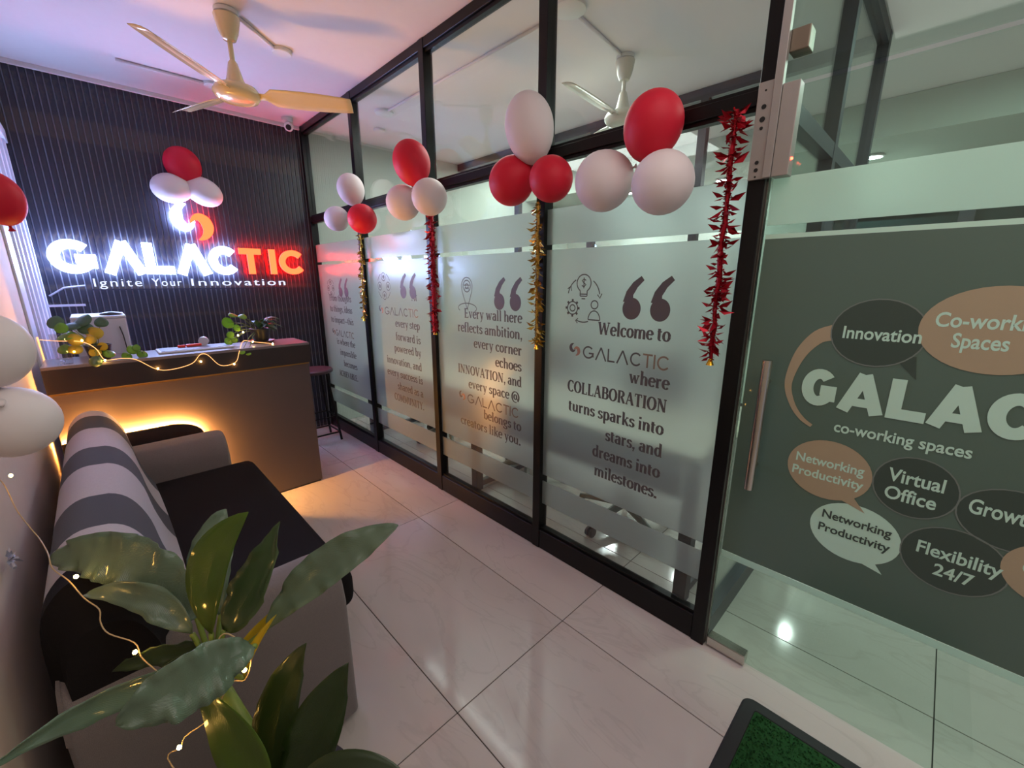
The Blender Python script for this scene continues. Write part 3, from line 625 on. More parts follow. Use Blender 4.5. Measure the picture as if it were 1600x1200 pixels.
h_ = MB(); h_.tube([(1.565, .381, .78), (1.565, .381, 1.25)], .015, 16); h_.tube([(1.565, .381, .86), (1.622, .381, .86)], .008, 10); h_.tube([(1.565, .381, 1.17), (1.622, .381, 1.17)], .008, 10)
lab(h_.obj('handle', M['steel'], dr, smooth='auto'), 'long steel pull handle')
MB().box(1.606, 1.652, .315, .462, .010, .052).obj('bottom_patch', M['steel'], dr, bevel=.003)
# fixed glass above the door
w6 = thing('window_6', 'clear glass light above the door', None, (XG, 0, 2.1), kind='structure')
MB().box(1.622, 1.634, -.55, .469, 2.092, ZC-.003).obj('glass_pane', M['doorglass'], w6, bevel=.001, seg=1)
MB().box(1.600, 1.655, .405, .455, 2.165, 2.225).obj('glass_clamp', M['tapeg'], w6, bevel=.003)
# door frame past the right edge of the picture
MB().box(1.596, 1.662, -.62, -.565, 0, ZC-.002).obj('mullion', M['frame'], wr, bevel=.002, seg=1)
# lock
lk = thing('magnetic_lock', 'grey metal access lock housing on the black post above the door', 'lock', (1.58, .46, 1.82))
MB().box(1.582, 1.5945, .474, .520, 1.822, 2.10).obj('mounting_plate', M['alu'], lk, bevel=.001, seg=1)
MB().box(1.572, 1.5945, .452, .475, 1.822, 2.855).obj('cover_channel', M['alu'], lk, bevel=.001, seg=1)
MB().box(1.575, 1.618, .405, .451, 1.822, 2.078).obj('housing', M['alu'], lk, bevel=.002)
for z, r in ((2.03, .007), (1.995, .008), (1.97, .005), (1.872, .006), (1.85, .006), (2.075, .003), (1.83, .003)):
    MB().lathe([(0, 0), (r, 0), (r, .001)], (1.5815, .498, z), 10, 0, (-1, 0, 0)).obj('screw_hole', M['dark'], lk)
MB().lathe([(0, .006), (.003, .005), (.0045, 0)], (1.585, .4045, 1.868), 10, 0, (0, -1, 0)).obj('indicator_lamp', M['red_led'], lk)

# ------------------------------------------------------------------ cabin partition further in
cp = thing('wall_cabin_side', 'charcoal framed glass screen of the cabin seen beyond the clear upper panes', None, (3.45, 2, 0), kind='structure')
for y in (.50, 1.48, 2.45, 3.42): MB().box(3.42, 3.48, y-.03, y+.03, 0, ZC-.002).obj('mullion', M['frame2'], cp)
MB().box(3.421, 3.479, .53, YB, 2.79, ZC-.002).obj('top_rail', M['frame2'], cp); MB().box(3.421, 3.479, .53, YB, 0, .12).obj('kick_rail', M['frame2'], cp)
MB().box(3.445, 3.453, .53, YB-.01, .12, 2.79).obj('glass_pane', M['glass'], cp)
ce = thing('wall_cabin_end', 'charcoal framed end screen of the cabin behind the door', None, (2.5, .5, 0), kind='structure')
MB().box(2.50, 2.56, .47, .53, 0, ZC-.002).obj('mullion', M['frame2'], ce)
MB().box(1.664, 3.42, .472, .528, 2.80, ZC-.002).obj('top_rail', M['frame2'], ce)
MB().box(1.664, 2.50, .472, .528, 2.045, 2.108).obj('transom', M['frame2'], ce); MB().box(2.56, 3.42, .472, .528, 2.045, 2.108).obj('transom', M['frame2'], ce)
MB().box(1.664, 3.42, .472, .528, 0, .10).obj('kick_rail', M['frame2'], ce)
MB().box(1.664, 3.42, .497, .503, .10, 2.80).obj('glass_pane', M['glass'], ce)

# long worktop and chairs in the cabin
tb = thing('work_table', 'long beige worktop with dark apron behind the frosted glass', 'table', (2.1, 2, 0))
MB().box(1.74, 2.40, .62, 3.9, .735, .765).obj('tabletop', M['tabletop'], tb, bevel=.003)
MB().box(1.765, 1.783, .70, 3.85, .53, .735).obj('apron', M['black'], tb)
for y in (.66, 2.2, 3.82):
    MB().box(1.77, 1.83, y-.03, y+.03, 0, .734).obj('leg', M['black'], tb, bevel=.002); MB().box(2.31, 2.37, y-.03, y+.03, 0, .734).obj('leg', M['black'], tb, bevel=.002)
    MB().box(1.83, 2.31, y-.02, y+.02, .02, .06).obj('foot_rail', M['frame2'], tb)
def chair(x, y, rot, label):
    t = thing('office_chair', label, 'chair', (x, y, 0), 'office chairs at the worktop')
    for k in range(5):
        a = rot+k*2*pi/5; dx, dy = cos(a), sin(a)
        l = MB().tube([(x+.03*dx, y+.03*dy, .12), (x+.18*dx, y+.18*dy, .10), (x+.31*dx, y+.31*dy, .075)], [.028, .022, .016], 8).obj('base_arm', M['chairgrey'], t, smooth='auto')
        c = MB(); px, py = x+.31*dx, y+.31*dy
        for s in (-.014, .014): c.lathe([(0, -.008), (.028, -.008), (.03, 0), (.028, .008), (0, .008)], (px-dy*s, py+dx*s, .031), 16, 0, (-dy, dx, 0))
        c.tube([(px, py, .03), (px, py, .075)], .008, 6); c.obj('caster', M['black'], l, smooth='auto')
    MB().tube([(x, y, .1), (x, y, .28), (x, y, .285), (x, y, .44)], [.032, .032, .018, .018], 12).obj('gas_column', M['black'], t, smooth='auto')
    MB().box(x-.23, x+.23, y-.23, y+.23, .44, .50).obj('seat', M['mesh'], t, bevel=.025, seg=3)
    MB().box(x+.25, x+.28, y-.21, y+.21, .60, 1.05).obj('backrest', M['mesh'], t, bevel=.012, seg=3)
    MB().tube([(x+.1, y, .43), (x+.25, y, .45), (x+.305, y, .6), (x+.295, y, .8)], .018, 8).obj('back_bar', M['black'], t, smooth='auto')
chair(2.21, 1.22, 3.0, 'dark office chair behind the panel beginning Welcome to')
chair(2.26, 2.12, 2.6, 'dark office chair behind the panel beginning Every wall here')
chair(2.28, 3.20, 2.9, 'dark office chair behind the panel that ends COMMUNITY')

# ------------------------------------------------------------------ ceiling fans and fittings
def fan(name, label, x, y, zb, m, blades, R0=.60):
    t = thing(name, label, 'fan', (x, y, ZC))
    MB().lathe([(.0, ZC-.002), (.055, ZC-.002), (.055, ZC-.02), (.03, ZC-.03), (.0, ZC-.03)], (x, y, 0), 24).obj('hook_plate', M['white'], t, smooth='auto')
    MB().lathe([(.0, ZC-.028), (.060, ZC-.030), (.058, ZC-.045), (.046, ZC-.10), (.030, ZC-.135), (.016, ZC-.14)], (x, y, 0), 28).obj('canopy', m, t, smooth='auto')
    MB().tube([(x, y, ZC-.03), (x, y, zb+.07)], .0125, 12).obj('downrod', m, t, smooth=True)
    MB().lathe([(.014, zb+.16), (.022, zb+.15), (.040, zb+.075), (.050, zb+.05), (.0, zb+.05)], (x, y, 0), 28).obj('lower_canopy', m, t, smooth='auto')
    MB().lathe([(.0, zb+.052), (.06, zb+.05), (.098, zb+.035), (.112, zb+.012), (.112, zb), (.098, zb-.022), (.082, zb-.028), (.080, zb-.024), (.055, zb-.030), (.0, zb-.036)], (x, y, 0), 40).obj('motor', m, t, smooth='auto')
    for a, rr, tilt in blades:
        a = rad(a); d = Vector((cos(a), sin(a), 0)); s = Vector((-sin(a), cos(a), 0)); c = Vector((x, y, zb+.0))
        mb = MB(); N_ = 12; vs = []; wd_ = []
        for i in range(N_+1):
            f = i/N_; r = .10+(rr-.10)*f; w_ = (.022 if f < .09 else .052+.012*math.sin(pi*min(1, f*1.05)))
            if f > .97: w_ *= .93
            for j in range(5):
                q = (j-2)/2; vs.append(c+d*r+s*(w_*q)+Vector((0, 0, -.35*w_*q*tilt+.010*(1-q*q)-.012*f)))
        fs = [(i*5+j, i*5+j+1, (i+1)*5+j+1, (i+1)*5+j) for i in range(N_) for j in range(4)]
        mb.add(vs, fs); mb.obj('blade', m, t, smooth=True, solid=.003)
fan('ceiling_fan', 'cream ceiling fan hanging in front of the slat wall', .737, 2.866, 2.475, M['fan'], [(228, .64, 1), (112, .50, 1), (-33, .585, 1)])
fan('ceiling_fan', 'ivory ceiling fan inside the cabin behind the glass', 2.62, 1.66, 2.51, M['fan2'], [(188, .67, 1), (308, .58, 1), (68, .58, 1)])
def ceil_disc(x, y, label, r=.055):
    MBX = MB().lathe([(0, ZC-.024), (r*.9, ZC-.023), (r, ZC-.018), (r, ZC-.001)], (x, y, 0), 28)
    tag(MBX.obj('junction_box', M['white'], smooth='auto'), label, 'ceiling box', 'round ceiling boxes')
ceil_disc(1.068, 3.087, 'round white ceiling box joined by a pipe to the cream fan')
ceil_disc(.86, 3.92, 'round white ceiling box behind the cream fan, close to the slat wall')
ceil_disc(1.985, 1.604, 'large round white ceiling box above the cabin at the top edge', .085)
ceil_disc(1.978, 3.53, 'round white ceiling box in the cabin near the slat wall', .075)
ceil_disc(2.15, 3.95, 'small round white ceiling box in the cabin corner', .05)
def pipe(a, b, label, r=.009):
    tag(MB().tube([(a[0], a[1], ZC-.011), (b[0], b[1], ZC-.011)], r, 8).obj('conduit_pipe', M['ceil'], smooth=True), label, 'pipe')
pipe((.80, 2.88), (1.02, 3.07), 'white conduit pipe from the cream fan to its ceiling box')
pipe((.35, 3.92), (.81, 3.92), 'thin white conduit pipe parallel to the slat wall')
pipe((1.978, 3.46), (1.985, 1.69), 'long white conduit pipe across the cabin ceiling')
pipe((2.03, 1.604), (2.57, 1.66), 'short white conduit pipe to the ivory fan in the cabin')
cm = thing('dome_camera', 'small white security camera in the ceiling corner', 'camera', (1.46, 4.3, 2.86))
MB().lathe([(.0, 2.862), (.045, 2.862), (.045, 2.835), (.03, 2.825), (0, 2.82)], (1.45, 4.25, 0), 24).obj('base', M['white'], cm, smooth='auto')
MB().lathe([(0, -.045), (.03, -.042), (.036, -.03), (.036, .03), (.02, .042), (0, .045)], (1.45, 4.225, 2.795), 20, 0, (-.35, -.8, -.45)).obj('body', M['white'], cm, smooth='auto')
MB().lathe([(0, .001), (.022, .001), (.022, -.004)], (1.433, 4.187, 2.7735), 20, 0, (-.35, -.8, -.45)).obj('lens', M['black'], cm, smooth='auto')

# ------------------------------------------------------------------ lit sign on the slat wall
sg = thing('illuminated_sign', 'lit white and red GALACTIC wall sign with swirl and tagline', 'sign', (.67, 4.4, 1.6))
TS = lambda a, b, d: (a, YB-.058+d, b)
for c, x0, x1, red in (('G', -.182, .060, 0), ('A', .088, .335, 0), ('L', .328, .502, 0), ('A', .516, .752, 0), ('C', .742, .962, 0), ('T', .967, 1.137, 1), ('I', 1.193, 1.261, 1), ('C', 1.282, 1.513, 1)):
    SIDE[0] = red; m = MB(); glx(m, c, x0, x1, 1.553 if not red else 1.560, 1.785 if not red else 1.778, .060 if not red else .050, TS, 0, .026)
    SIDE[0] = 0; o = m.obj('sign_letter', [M['ledred'], M['ledside']] if red else M['ledwhite'], sg)
    if red: lab(o, 'red lit letter')
    m = MB(); glx(m, c, x0+.004, x1-.004, 1.557, 1.78, .045, lambda a, b, d: (a, YB-.036+d, b), 0, .012); m.obj('letter_back', M['acryl'], sg)
m = MB(); crescent(m, .640, 1.990, .112, 1, TS, 0, .026, .84); m.obj('swirl', M['ledwhite'], sg)
SIDE[0] = 1; m = MB(); crescent(m, .706, 1.936, .112, -1, TS, 0, .026, .84); SIDE[0] = 0; lab(m.obj('swirl', [M['ledred'], M['ledside']], sg), 'red lit half of the swirl')
sans('Ignite', 'tagline', M['ledtag'], sg, .017, .285, 1.462, .058, TS, .000, .010, sp=1.22)
sans('Your', 'tagline', M['ledtag'], sg, .345, .530, 1.462, .058, TS, .000, .010, sp=1.22)
sans('Innovation', 'tagline', M['ledtag'], sg, .595, 1.307, 1.462, .058, TS, .000, .010, sp=1.22)
MB().box(.0, 1.32, YB-.048, YB-.04, 1.435, 1.443).obj('mounting_rail', M['acryl'], sg)
# small glass shelf brackets left of the tagline
sh = thing('wall_shelf', 'small pale shelf on the slat wall under the letter G', 'shelf', (-.1, 4.36, 1.36))
MB().box(-.24, -.02, 4.30, 4.414, 1.345, 1.355).obj('board', M['cup'], sh); MB().box(-.24, -.05, 4.25, 4.262, 1.33, 1.345).obj('front_lip', M['upvc'], sh)
MB().tube([(-.22, 4.40, 1.40), (-.14, 4.37, 1.455), (-.03, 4.36, 1.47)], .006, 8).obj('bracket', M['upvc'], sh)

# ------------------------------------------------------------------ white upvc frame on the left wall
wf = thing('door_2', 'white ribbed frame of the opening in the left wall by the desk', None, (XL, 3.9, 0), kind='structure')
for y0, y1, x1 in ((3.49, 3.72, .012), (3.76, 3.80, .022), (3.86, 3.92, .03), (4.0, 4.05, .04), (4.12, 4.19, .048), (4.26, 4.30, .055)):
    MB().box(XL, XL+x1, y0, y1, 0, 2.36).obj('frame_rib', M['upvc'], wf, bevel=.003)
MB().box(XL, XL+.008, 3.72, 4.40, 0, 2.36).obj('frame_panel', M['upvc'], wf)
MB().box(XL, XL+.06, 3.49, 4.40, 2.36, 2.44).obj('frame_head', M['upvc'], wf, bevel=.004)

# ------------------------------------------------------------------ reception desk
DF = 3.15
dk = thing('reception_desk', 'dark taupe reception desk with glowing curved panel in front of the slat wall', 'desk', (.4, 3.4, 0))
MB().box(-.255, 1.03, DF, DF+.03, .012, .925).obj('front_panel', M['desk'], dk, bevel=.002)
MB().box(-.255, 1.042, DF-.018, DF+.03, .935, 1.062).obj('fascia', M['deskdark'], dk, bevel=.002)
MB().box(-.255, 1.03, DF-.006, DF+.03, .925, .935).obj('gold_glint_strip', M['gold'], dk)  # gold strip modelled in place of the thin glint under the fascia
MB().box(-.255, 1.042, DF-.018, DF+.31, 1.062, 1.078).obj('counter_top', M['desktop'], dk, bevel=.002)
MB().box(1.0, 1.03, DF+.03, DF+.30, .012, 1.062).obj('side_panel', M['desk'], dk, bevel=.002)
MB().box(-.255, 1.0, DF+.03, DF+.75, .73, .76).obj('worktop', M['desktop'], dk, bevel=.002)
MB().box(.97, 1.0, DF+.30, DF+.75, .012, .73).obj('side_panel', M['desk'], dk, bevel=.002)
MB().box(-.255, 1.02, DF+.005, DF+.29, 0, .012).obj('plinth', M['black'], dk)
# raised panel with rounded corner
PX0, PX1, PZ, PR = -.25, .350, .672, .17
outl = [(PX0, .02), (PX0, PZ)]+[(PX1-PR+PR*sin(rad(a)), PZ-PR*.55+PR*.55*cos(rad(a))) for a in range(0, 91, 9)]+[(PX1, .02)]
m = MB(); n = len(outl)
m.add([(x, DF-.052, z) for x, z in outl]+[(x, DF-.030, z) for x, z in outl], [tuple(range(n)), tuple(range(2*n-1, n-1, -1))]+[(i, (i+1) % n, n+(i+1) % n, n+i) for i in range(n)])
m.obj('raised_panel', M['deskdark'], dk)
m = MB(); inn = [(x-(.010 if i > 1 else -0), z-.010) for i, (x, z) in enumerate(outl)][1:]
m.tube([(x, DF-.016, z) for x, z in inn], .007, 8); m.obj('light_strip', M['led'], dk, smooth=True)
m = MB().box(PX0+.02, PX1-.05, DF-.030, DF, .05, PZ-.06).obj('spacer', M['black'], dk)

# things on the desk
ZT = 1.078
bx = thing('white_appliance', 'white box shaped appliance on the counter at the left with a cable down its side', 'printer', (.03, 3.5, .76))
MB().box(-.12, .118, 3.50, 3.85, .76, 1.285).obj('body', M['box'], bx, bevel=.006)
MB().box(-.12, .121, 3.497, 3.85, 1.285, 1.300).obj('lid', M['tray'], bx, bevel=.004)
MB().tube([(.082, 3.496, 1.235), (.090, 3.494, 1.18), (.098, 3.493, 1.02)], .003, 6).obj('cable', M['black'], bx)
m = MB(); m.add([tuple(Vector((.06+.055*cos(a)*sin(b), 3.60+.045*sin(a)*sin(b), 1.302+.018*cos(b)))) for b in [pi/2*k/5 for k in range(6)] for a in [2*pi*j/16 for j in range(16)]], [(i*16+j, i*16+(j+1) % 16, (i+1)*16+(j+1) % 16, (i+1)*16+j) for i in range(5) for j in range(16)])
tag(m.obj('computer_mouse', M['black'], smooth=True), 'black mouse lying on the white appliance', 'mouse')
cp_ = thing('glass_tumbler', 'clear glass tumbler at the left end of the counter', 'glass', (-.17, 3.2, ZT))
MB().lathe([(.0, ZT+.001), (.030, ZT+.002), (.033, ZT+.03), (.036, ZT+.16), (.033, ZT+.16), (.029, ZT+.03), (.0, ZT+.012)], (-.165, 3.19, 0), 24).obj('tumbler_wall', M['cup'], cp_, smooth='auto')
ty = thing('display_tray', 'pale flat tablet tray on the middle of the counter', 'tray', (.43, 3.36, ZT))
MB().box(.22, .60, 3.22, 3.42, ZT, ZT+.012).obj('tray_body', M['tray'], ty, bevel=.004); MB().box(.235, .585, 3.235, 3.405, ZT+.012, ZT+.014).obj('sheet', M['screen'], ty)
cx_, cy_ = .42, 3.36
t = thing('tape_dispenser', 'red and white tape roll lying on the tray', 'stationery', (cx_, cy_, ZT+.014))
MB().lathe([(.012, -.01), (.028, -.01), (.028, .01), (.012, .01), (.012, -.01)], (cx_+.045, cy_, ZT+.043), 20, 0, (.3, 1, .1)).obj('roll', M['tray'], t, smooth='auto')
MB().box(cx_-.05, cx_+.03, cy_-.014, cy_+.014, ZT+.015, ZT+.030).obj('holder', M['redcap'], t, bevel=.003)
tag(MB().box(.325, .365, 3.345, 3.36, ZT+.0145, ZT+.03).obj('red_marker', M['redcap'], bevel=.003), 'small red cap lying at the left of the tape roll', 'marker')

def leaf(name, m, parent, base_, mid, tip, W, side, cup=.15, rip=.0, nrip=9, n=16, fold=0, shape=.85, blunt=.75, tap=.25):
    base_, mid, tip = Vector(base_), Vector(mid), Vector(tip); mb = MB(); uv = []
    K = 6; vs = []
    for i in range(n+1):
        t = i/n; p = base_*(1-t)**2+mid*2*t*(1-t)+tip*t*t
        d = ((mid-base_)*(1-t)+(tip-mid)*t).normalized()
        s = (side-d*side.dot(d)).normalized(); nn = d.cross(s)
        w_ = W*(math.sin(pi*min(1, t**shape))**blunt)*(1-tap*t)
        if i == 0: w_ = W*.06
        if i == n: w_ = W*.01
        for j in range(K+1):
            q = (j/K-.5)*2
            vs.append(p+s*(w_*q)+nn*(w_*cup*q*q+(rip*(.55*math.sin(t*nrip*2*pi-abs(q)*2.2)+1.1*math.sin(t*nrip*2.1+q*2+W*90)+.7*math.sin(t*nrip*3.7+q*3))*abs(q)**1.3 if rip else 0)+fold*w_*abs(q)))
            uv.append((t*3+abs(q)*.6, q))
    fs = [(i*(K+1)+j, i*(K+1)+j+1, (i+1)*(K+1)+j+1, (i+1)*(K+1)+j) for i in range(n) for j in range(K)]
    mb.add(vs, fs); mb.uv = uv
    return mb.obj(name, m, parent, smooth=True, solid=.0009)
def roundleaf(parent, c, nrm, upv, r, m, stem_from=None):
    """heart-shaped pothos leaf"""
    c, nrm, upv = Vector(c), Vector(nrm).normalized(), Vector(upv); up_ = (upv-nrm*upv.dot(nrm)).normalized(); s = nrm.cross(up_)
    mb = MB(); vs = [c]; K = 20
    for ringk in (.55, 1):
        for k in range(K):
            a = 2*pi*k/K; rr = r*(1-.16*abs(sin(a/2))**6*1.2+.10*math.exp(-((a-pi)**2)*3))*ringk
            vs.append(c-up_*cos(a)*rr*-1.0+s*sin(a)*rr*.88+nrm*(-.18*r*ringk**2*(abs(sin(a))))+nrm*0)
    fs = [(0, 1+k, 1+(k+1) % K) for k in range(K)]+[(1+k, 1+K+k, 1+K+(k+1) % K, 1+(k+1) % K) for k in range(K)]
    mb.add(vs, fs); mb.uv = [(.1*i, .2) for i in range(len(vs))]
    o = mb.obj('leaf', m, parent, smooth=True, solid=.0008)
    if stem_from is not None:
        sfm = Vector(stem_from); MB().tube([sfm, (sfm+c)/2+Vector((0, 0, .02)), c], .0018, 5).obj('leaf_stalk', M['stem'], parent, smooth=True)
rnd = random.Random(3)
# left pothos
PL = at(150, 566, 'z', ZT); PL = Vector((-.03, 3.235, ZT))
pl = thing('potted_pothos', 'pothos plant in a black pot at the left end of the counter', 'plant', PL)
MB().lathe([(0, ZT), (.042, ZT), (.055, ZT+.075), (.058, ZT+.085), (.050, ZT+.085), (.046, ZT+.07), (0, ZT+.068)], PL*0+Vector((PL.x, PL.y, 0)), 24).obj('pot', M['pot'], pl, smooth='auto')
for (u, v, y, r, mk, ny) in ((86, 503, 3.24, .045, 'pothosdark', -1), (112, 508, 3.26, .05, 'pothosdark', -.3), (128, 500, 3.28, .055, 'pothosdark', -.6), (103, 524, 3.20, .05, 'pothos', -.4), (118, 530, 3.17, .042, 'leafyel', -1), (147, 520, 3.22, .048, 'leafyel', -1), (133, 512, 3.25, .045, 'pothosdark', -1),
        (141, 530, 3.18, .034, 'leafyel', -1), (160, 541, 3.18, .028, 'leafyel', -1), (148, 550, 3.17, .034, 'leafyel', -.7), (118, 545, 3.16, .038, 'leafyel', -1), (170, 552, 3.17, .034, 'pothos', -.5), (150, 564, 3.12, .036, 'pothosdark', -1), (100, 545, 3.18, .036, 'pothos', -1), (158, 503, 3.27, .04, 'pothosdark', -.5), (95, 512, 3.2, .036, 'pothos', -.8)):
    c = at(u, v, 'y', y)
    r *= .88; roundleaf(pl, c, (rnd.uniform(-.4, .2), ny, rnd.uniform(.2, .9)), (rnd.uniform(-.7, .7), 0, -1), r, M[mk], (PL.x, PL.y, ZT+.07))
v2 = thing('trailing_pothos_sprig', 'small green pothos sprig trailing on the counter beside the white appliance', 'plant', (.17, 3.22, ZT))
for (u, v, r) in ((207, 546, .030), (198, 556, .026), (222, 553, .028), (213, 543, .022)):
    roundleaf(v2, at(u, v, 'y', 3.19), (rnd.uniform(-.3, .3), -1, .6), (rnd.uniform(-.5, .5), 0, -1), r, M['pothos'], (.15, 3.20, ZT+.004))
# right pothos
PR_ = Vector((.80, 3.36, ZT))
pr_ = thing('potted_pothos', 'leafy plant in a black pot on a saucer at the right end of the counter', 'plant', PR_)
MB().lathe([(0, ZT+.012), (.045, ZT+.012), (.062, ZT+.085), (.066, ZT+.10), (.056, ZT+.10), (.05, ZT+.085), (0, ZT+.083)], (PR_.x, PR_.y, 0), 28).obj('pot', M['pot'], pr_, smooth='auto')
MB().lathe([(0, ZT), (.07, ZT), (.085, ZT+.016), (.080, ZT+.016), (.065, ZT+.006), (0, ZT+.006)], (PR_.x, PR_.y, 0), 28).obj('saucer', M['wood'], pr_, smooth='auto')
for (u, v, r, ny, nz) in ((356, 504, .040, -1, .2), (364, 492, .032, -.4, .9), (379, 494, .030, -.5, .8), (370, 512, .026, -1, .3), (360, 523, .026, -1, .2), (357, 533, .028, -1, .4), (366, 531, .024, -.8, .6), (378, 549, .022, -.8, .7), (388, 552, .018, -.6, .8)):
    c = at(u, v, 'y', 3.32 if v < 540 else 3.13); roundleaf(pr_, c, (rnd.uniform(-.3, .2), ny, nz), (rnd.uniform(-.5, .5), 0, -1), r, M['pothos'], (PR_.x-.02, PR_.y, ZT+.09))
for k in range(16):
    a = rnd.uniform(-2.6, .9); R1 = rnd.uniform(.08, .15); h1 = rnd.uniform(.02, .10)
    b0 = PR_+Vector((0, 0, .09)); tp = b0+Vector((cos(a)*R1+.02, sin(a)*R1, h1-.03)); md = b0+Vector((cos(a)*R1*.5, sin(a)*R1*.5, h1+.03))
    leaf('leaf', M['pothosdark' if k % 4 else 'leafgrey'], pr_, b0, md, tp, rnd.uniform(.014, .024), Vector((-sin(a), cos(a), .2)), .2, n=8)

# fairy lights on the desk
fd = thing('fairy_lights', 'warm fairy light wire draped over the front of the counter', 'string lights', (.4, 3.12, 1.05))
def smooth_path(P, k=5):
    q = []
    for i in range(len(P)-1):
        a, b, c, d = P[max(i-1, 0)], P[i], P[i+1], P[min(i+2, len(P)-1)]
        for j in range(k):
            t = j/k; q.append(.5*(2*b+(c-a)*t+(2*a-5*b+4*c-d)*t*t+(3*b-a-3*c+d)*t**3))
    return q+[P[-1]]
yy = DF-.024
pts = [at(u, v, 'y', y) for u, v, y in ((62, 531, 3.22), (92, 533, 3.2), (128, 534, 3.15), (150, 545, 3.14), (164, 562, yy), (190, 560, yy), (213, 562, yy), (245, 577, yy), (270, 577, yy), (300, 568, yy), (313, 554, yy), (325, 555, yy), (345, 571, yy), (368, 566, yy), (374, 549, yy), (380, 533, 3.26), (395, 534, 3.24), (426, 537, 3.22))]
MB().tube(smooth_path(pts), .0017, 6).obj('wire', M['wireglow'], fd, smooth=True)
def bulb(p, parent, r=.004):
    MB().lathe([(0, -r*1.3), (r*.8, -r*.6), (r, 0), (r*.7, r*.8), (0, r*1.2)], p, 10).obj('bulb', M['bulb'], parent, smooth=True)
for u, v, y in ((3, 532, 3.3), (128, 532, 3.145), (116, 550, 3.15), (164, 563, yy-.004), (247, 576, yy-.004), (314, 565, yy-.004), (366, 569, yy-.004), (372, 524, 3.27), (395, 534, 3.24), (426, 537, 3.22), (380, 519, 3.3)):
    bulb(at(u, v, 'y', y), fd, .0045)
fw = thing('fairy_lights', 'glowing orange light wire running down the left wall beside the desk', 'string lights', (-.26, 3.2, 1.0))
MB().tube([at(58, 527, 'x', -.268), at(70, 565, 'x', -.268), at(84, 610, 'x', -.268), at(97, 643, 'x', -.262)], .004, 6).obj('wire', M['wireglow'], fw, smooth=True)

# stool behind the desk
stl = thing('bar_stool', 'black metal stool with round dark seat between desk and glass', 'stool', (1.36, 4.05, 0))
sx_, sy_ = 1.36, 4.03
MB().lathe([(0, .665), (.15, .665), (.16, .675), (.16, .69), (.15, .70), (0, .70)], (sx_, sy_, 0), 32).obj('seat', M['wood'], stl, smooth='auto')
for k in range(4):
    a = pi/4+k*pi/2; c, s_ = cos(a), sin(a)
    MB().tube([(sx_+.11*c, sy_+.11*s_, .664), (sx_+.19*c, sy_+.19*s_, .0)], .011, 8).obj('leg', M['frame'], stl, smooth='auto')
for z, r in ((.24, .163), (.08, .18)):
    MB().tube([(sx_+r*cos(pi/4+k*pi/2), sy_+r*sin(pi/4+k*pi/2), z) for k in (0, 1, 2, 3, 4)], .008, 6, caps=False).obj('footrest', M['frame'], stl, smooth='auto')

# ------------------------------------------------------------------ sofa
so = thing('two_seat_sofa', 'grey and black two seat sofa with striped back along the left wall', 'sofa', (.1, 2.1, 0))
SY0, SY1 = 1.20, 3.06
def arm(y0, y1, inner):
    prof = [(0, .03), (0, .50), (.02, .565), (.06, .61), (.12, .625), (.18, .615), (.215, .57), (.225, .50), (.225, .03)]
    W = y1-y0; k = W/.225; vs = []
    xs = [(-.215, .96), (-.205, 1), (.35, 1), (.405, .985), (.425, .93)]
    n = len(prof); cy = W/2
    for x, sc in xs:
        for a, z in prof: vs.append((x, y0+cy+(a*k-cy)*sc, .03+(z-.03)*(1-(1-sc)*.4)))
    fs = [(i*n+j, i*n+j+1, (i+1)*n+j+1, (i+1)*n+j) for i in range(len(xs)-1) for j in range(n-1)]
    fs += [tuple(range(n-1, -1, -1)), tuple((len(xs)-1)*n+j for j in range(n))]+[(i*n+n-1, i*n, (i+1)*n, (i+1)*n+n-1) for i in range(len(xs)-1)]
    return MB().add(vs, fs).obj('arm', M['sofa_grey'], so, smooth='auto', bevel=.012, seg=3)
arm(SY0, SY0+.20, 1); arm(SY1-.22, SY1, -1)
MB().box(-.19, .40, SY0+.20, SY1-.22, .05, .28).obj('base', M['sofa_black'], so, bevel=.01)
seat_y = (SY0+.195, SY1-.215)
MB().box(-.10, .535, seat_y[0], seat_y[1], .28, .445).obj('seat_cushion', M['sofa_black'], so, bevel=.05, seg=4, smooth=True)
# back: rounded roll, leaning; stripes are bands of fabric along its length
prof = [(-.215, .30), (-.222, .60), (-.215, .74), (-.190, .80), (-.150, .835), (-.105, .84), (-.062, .82), (-.030, .775), (-.005, .70), (.010, .60), (.035, .50), (.060, .44)]
_pp = [Vector((a, b, 0)) for a, b in prof]; _q = []
for i in range(len(_pp)-1):
    a, b, c, d = _pp[max(i-1, 0)], _pp[i], _pp[i+1], _pp[min(i+2, len(_pp)-1)]
    for j in range(3):
        t_ = j/3; v = .5*(2*b+(c-a)*t_+(2*a-5*b+4*c-d)*t_*t_+(3*b-a-3*c+d)*t_**3); _q.append((v.x, v.y))
prof = _q+[prof[-1]]
bands = [(SY0+.03, 1.37, 3), (1.37, 1.56, 0), (1.56, 1.80, 1), (1.80, 2.12, 0), (2.12, 2.36, 1), (2.36, 2.68, 0), (2.68, 2.93, 1), (2.93, SY1-.01, 0)]
cols = {0: 'sofa_light', 1: 'sofa_dark', 3: 'sofa_black'}
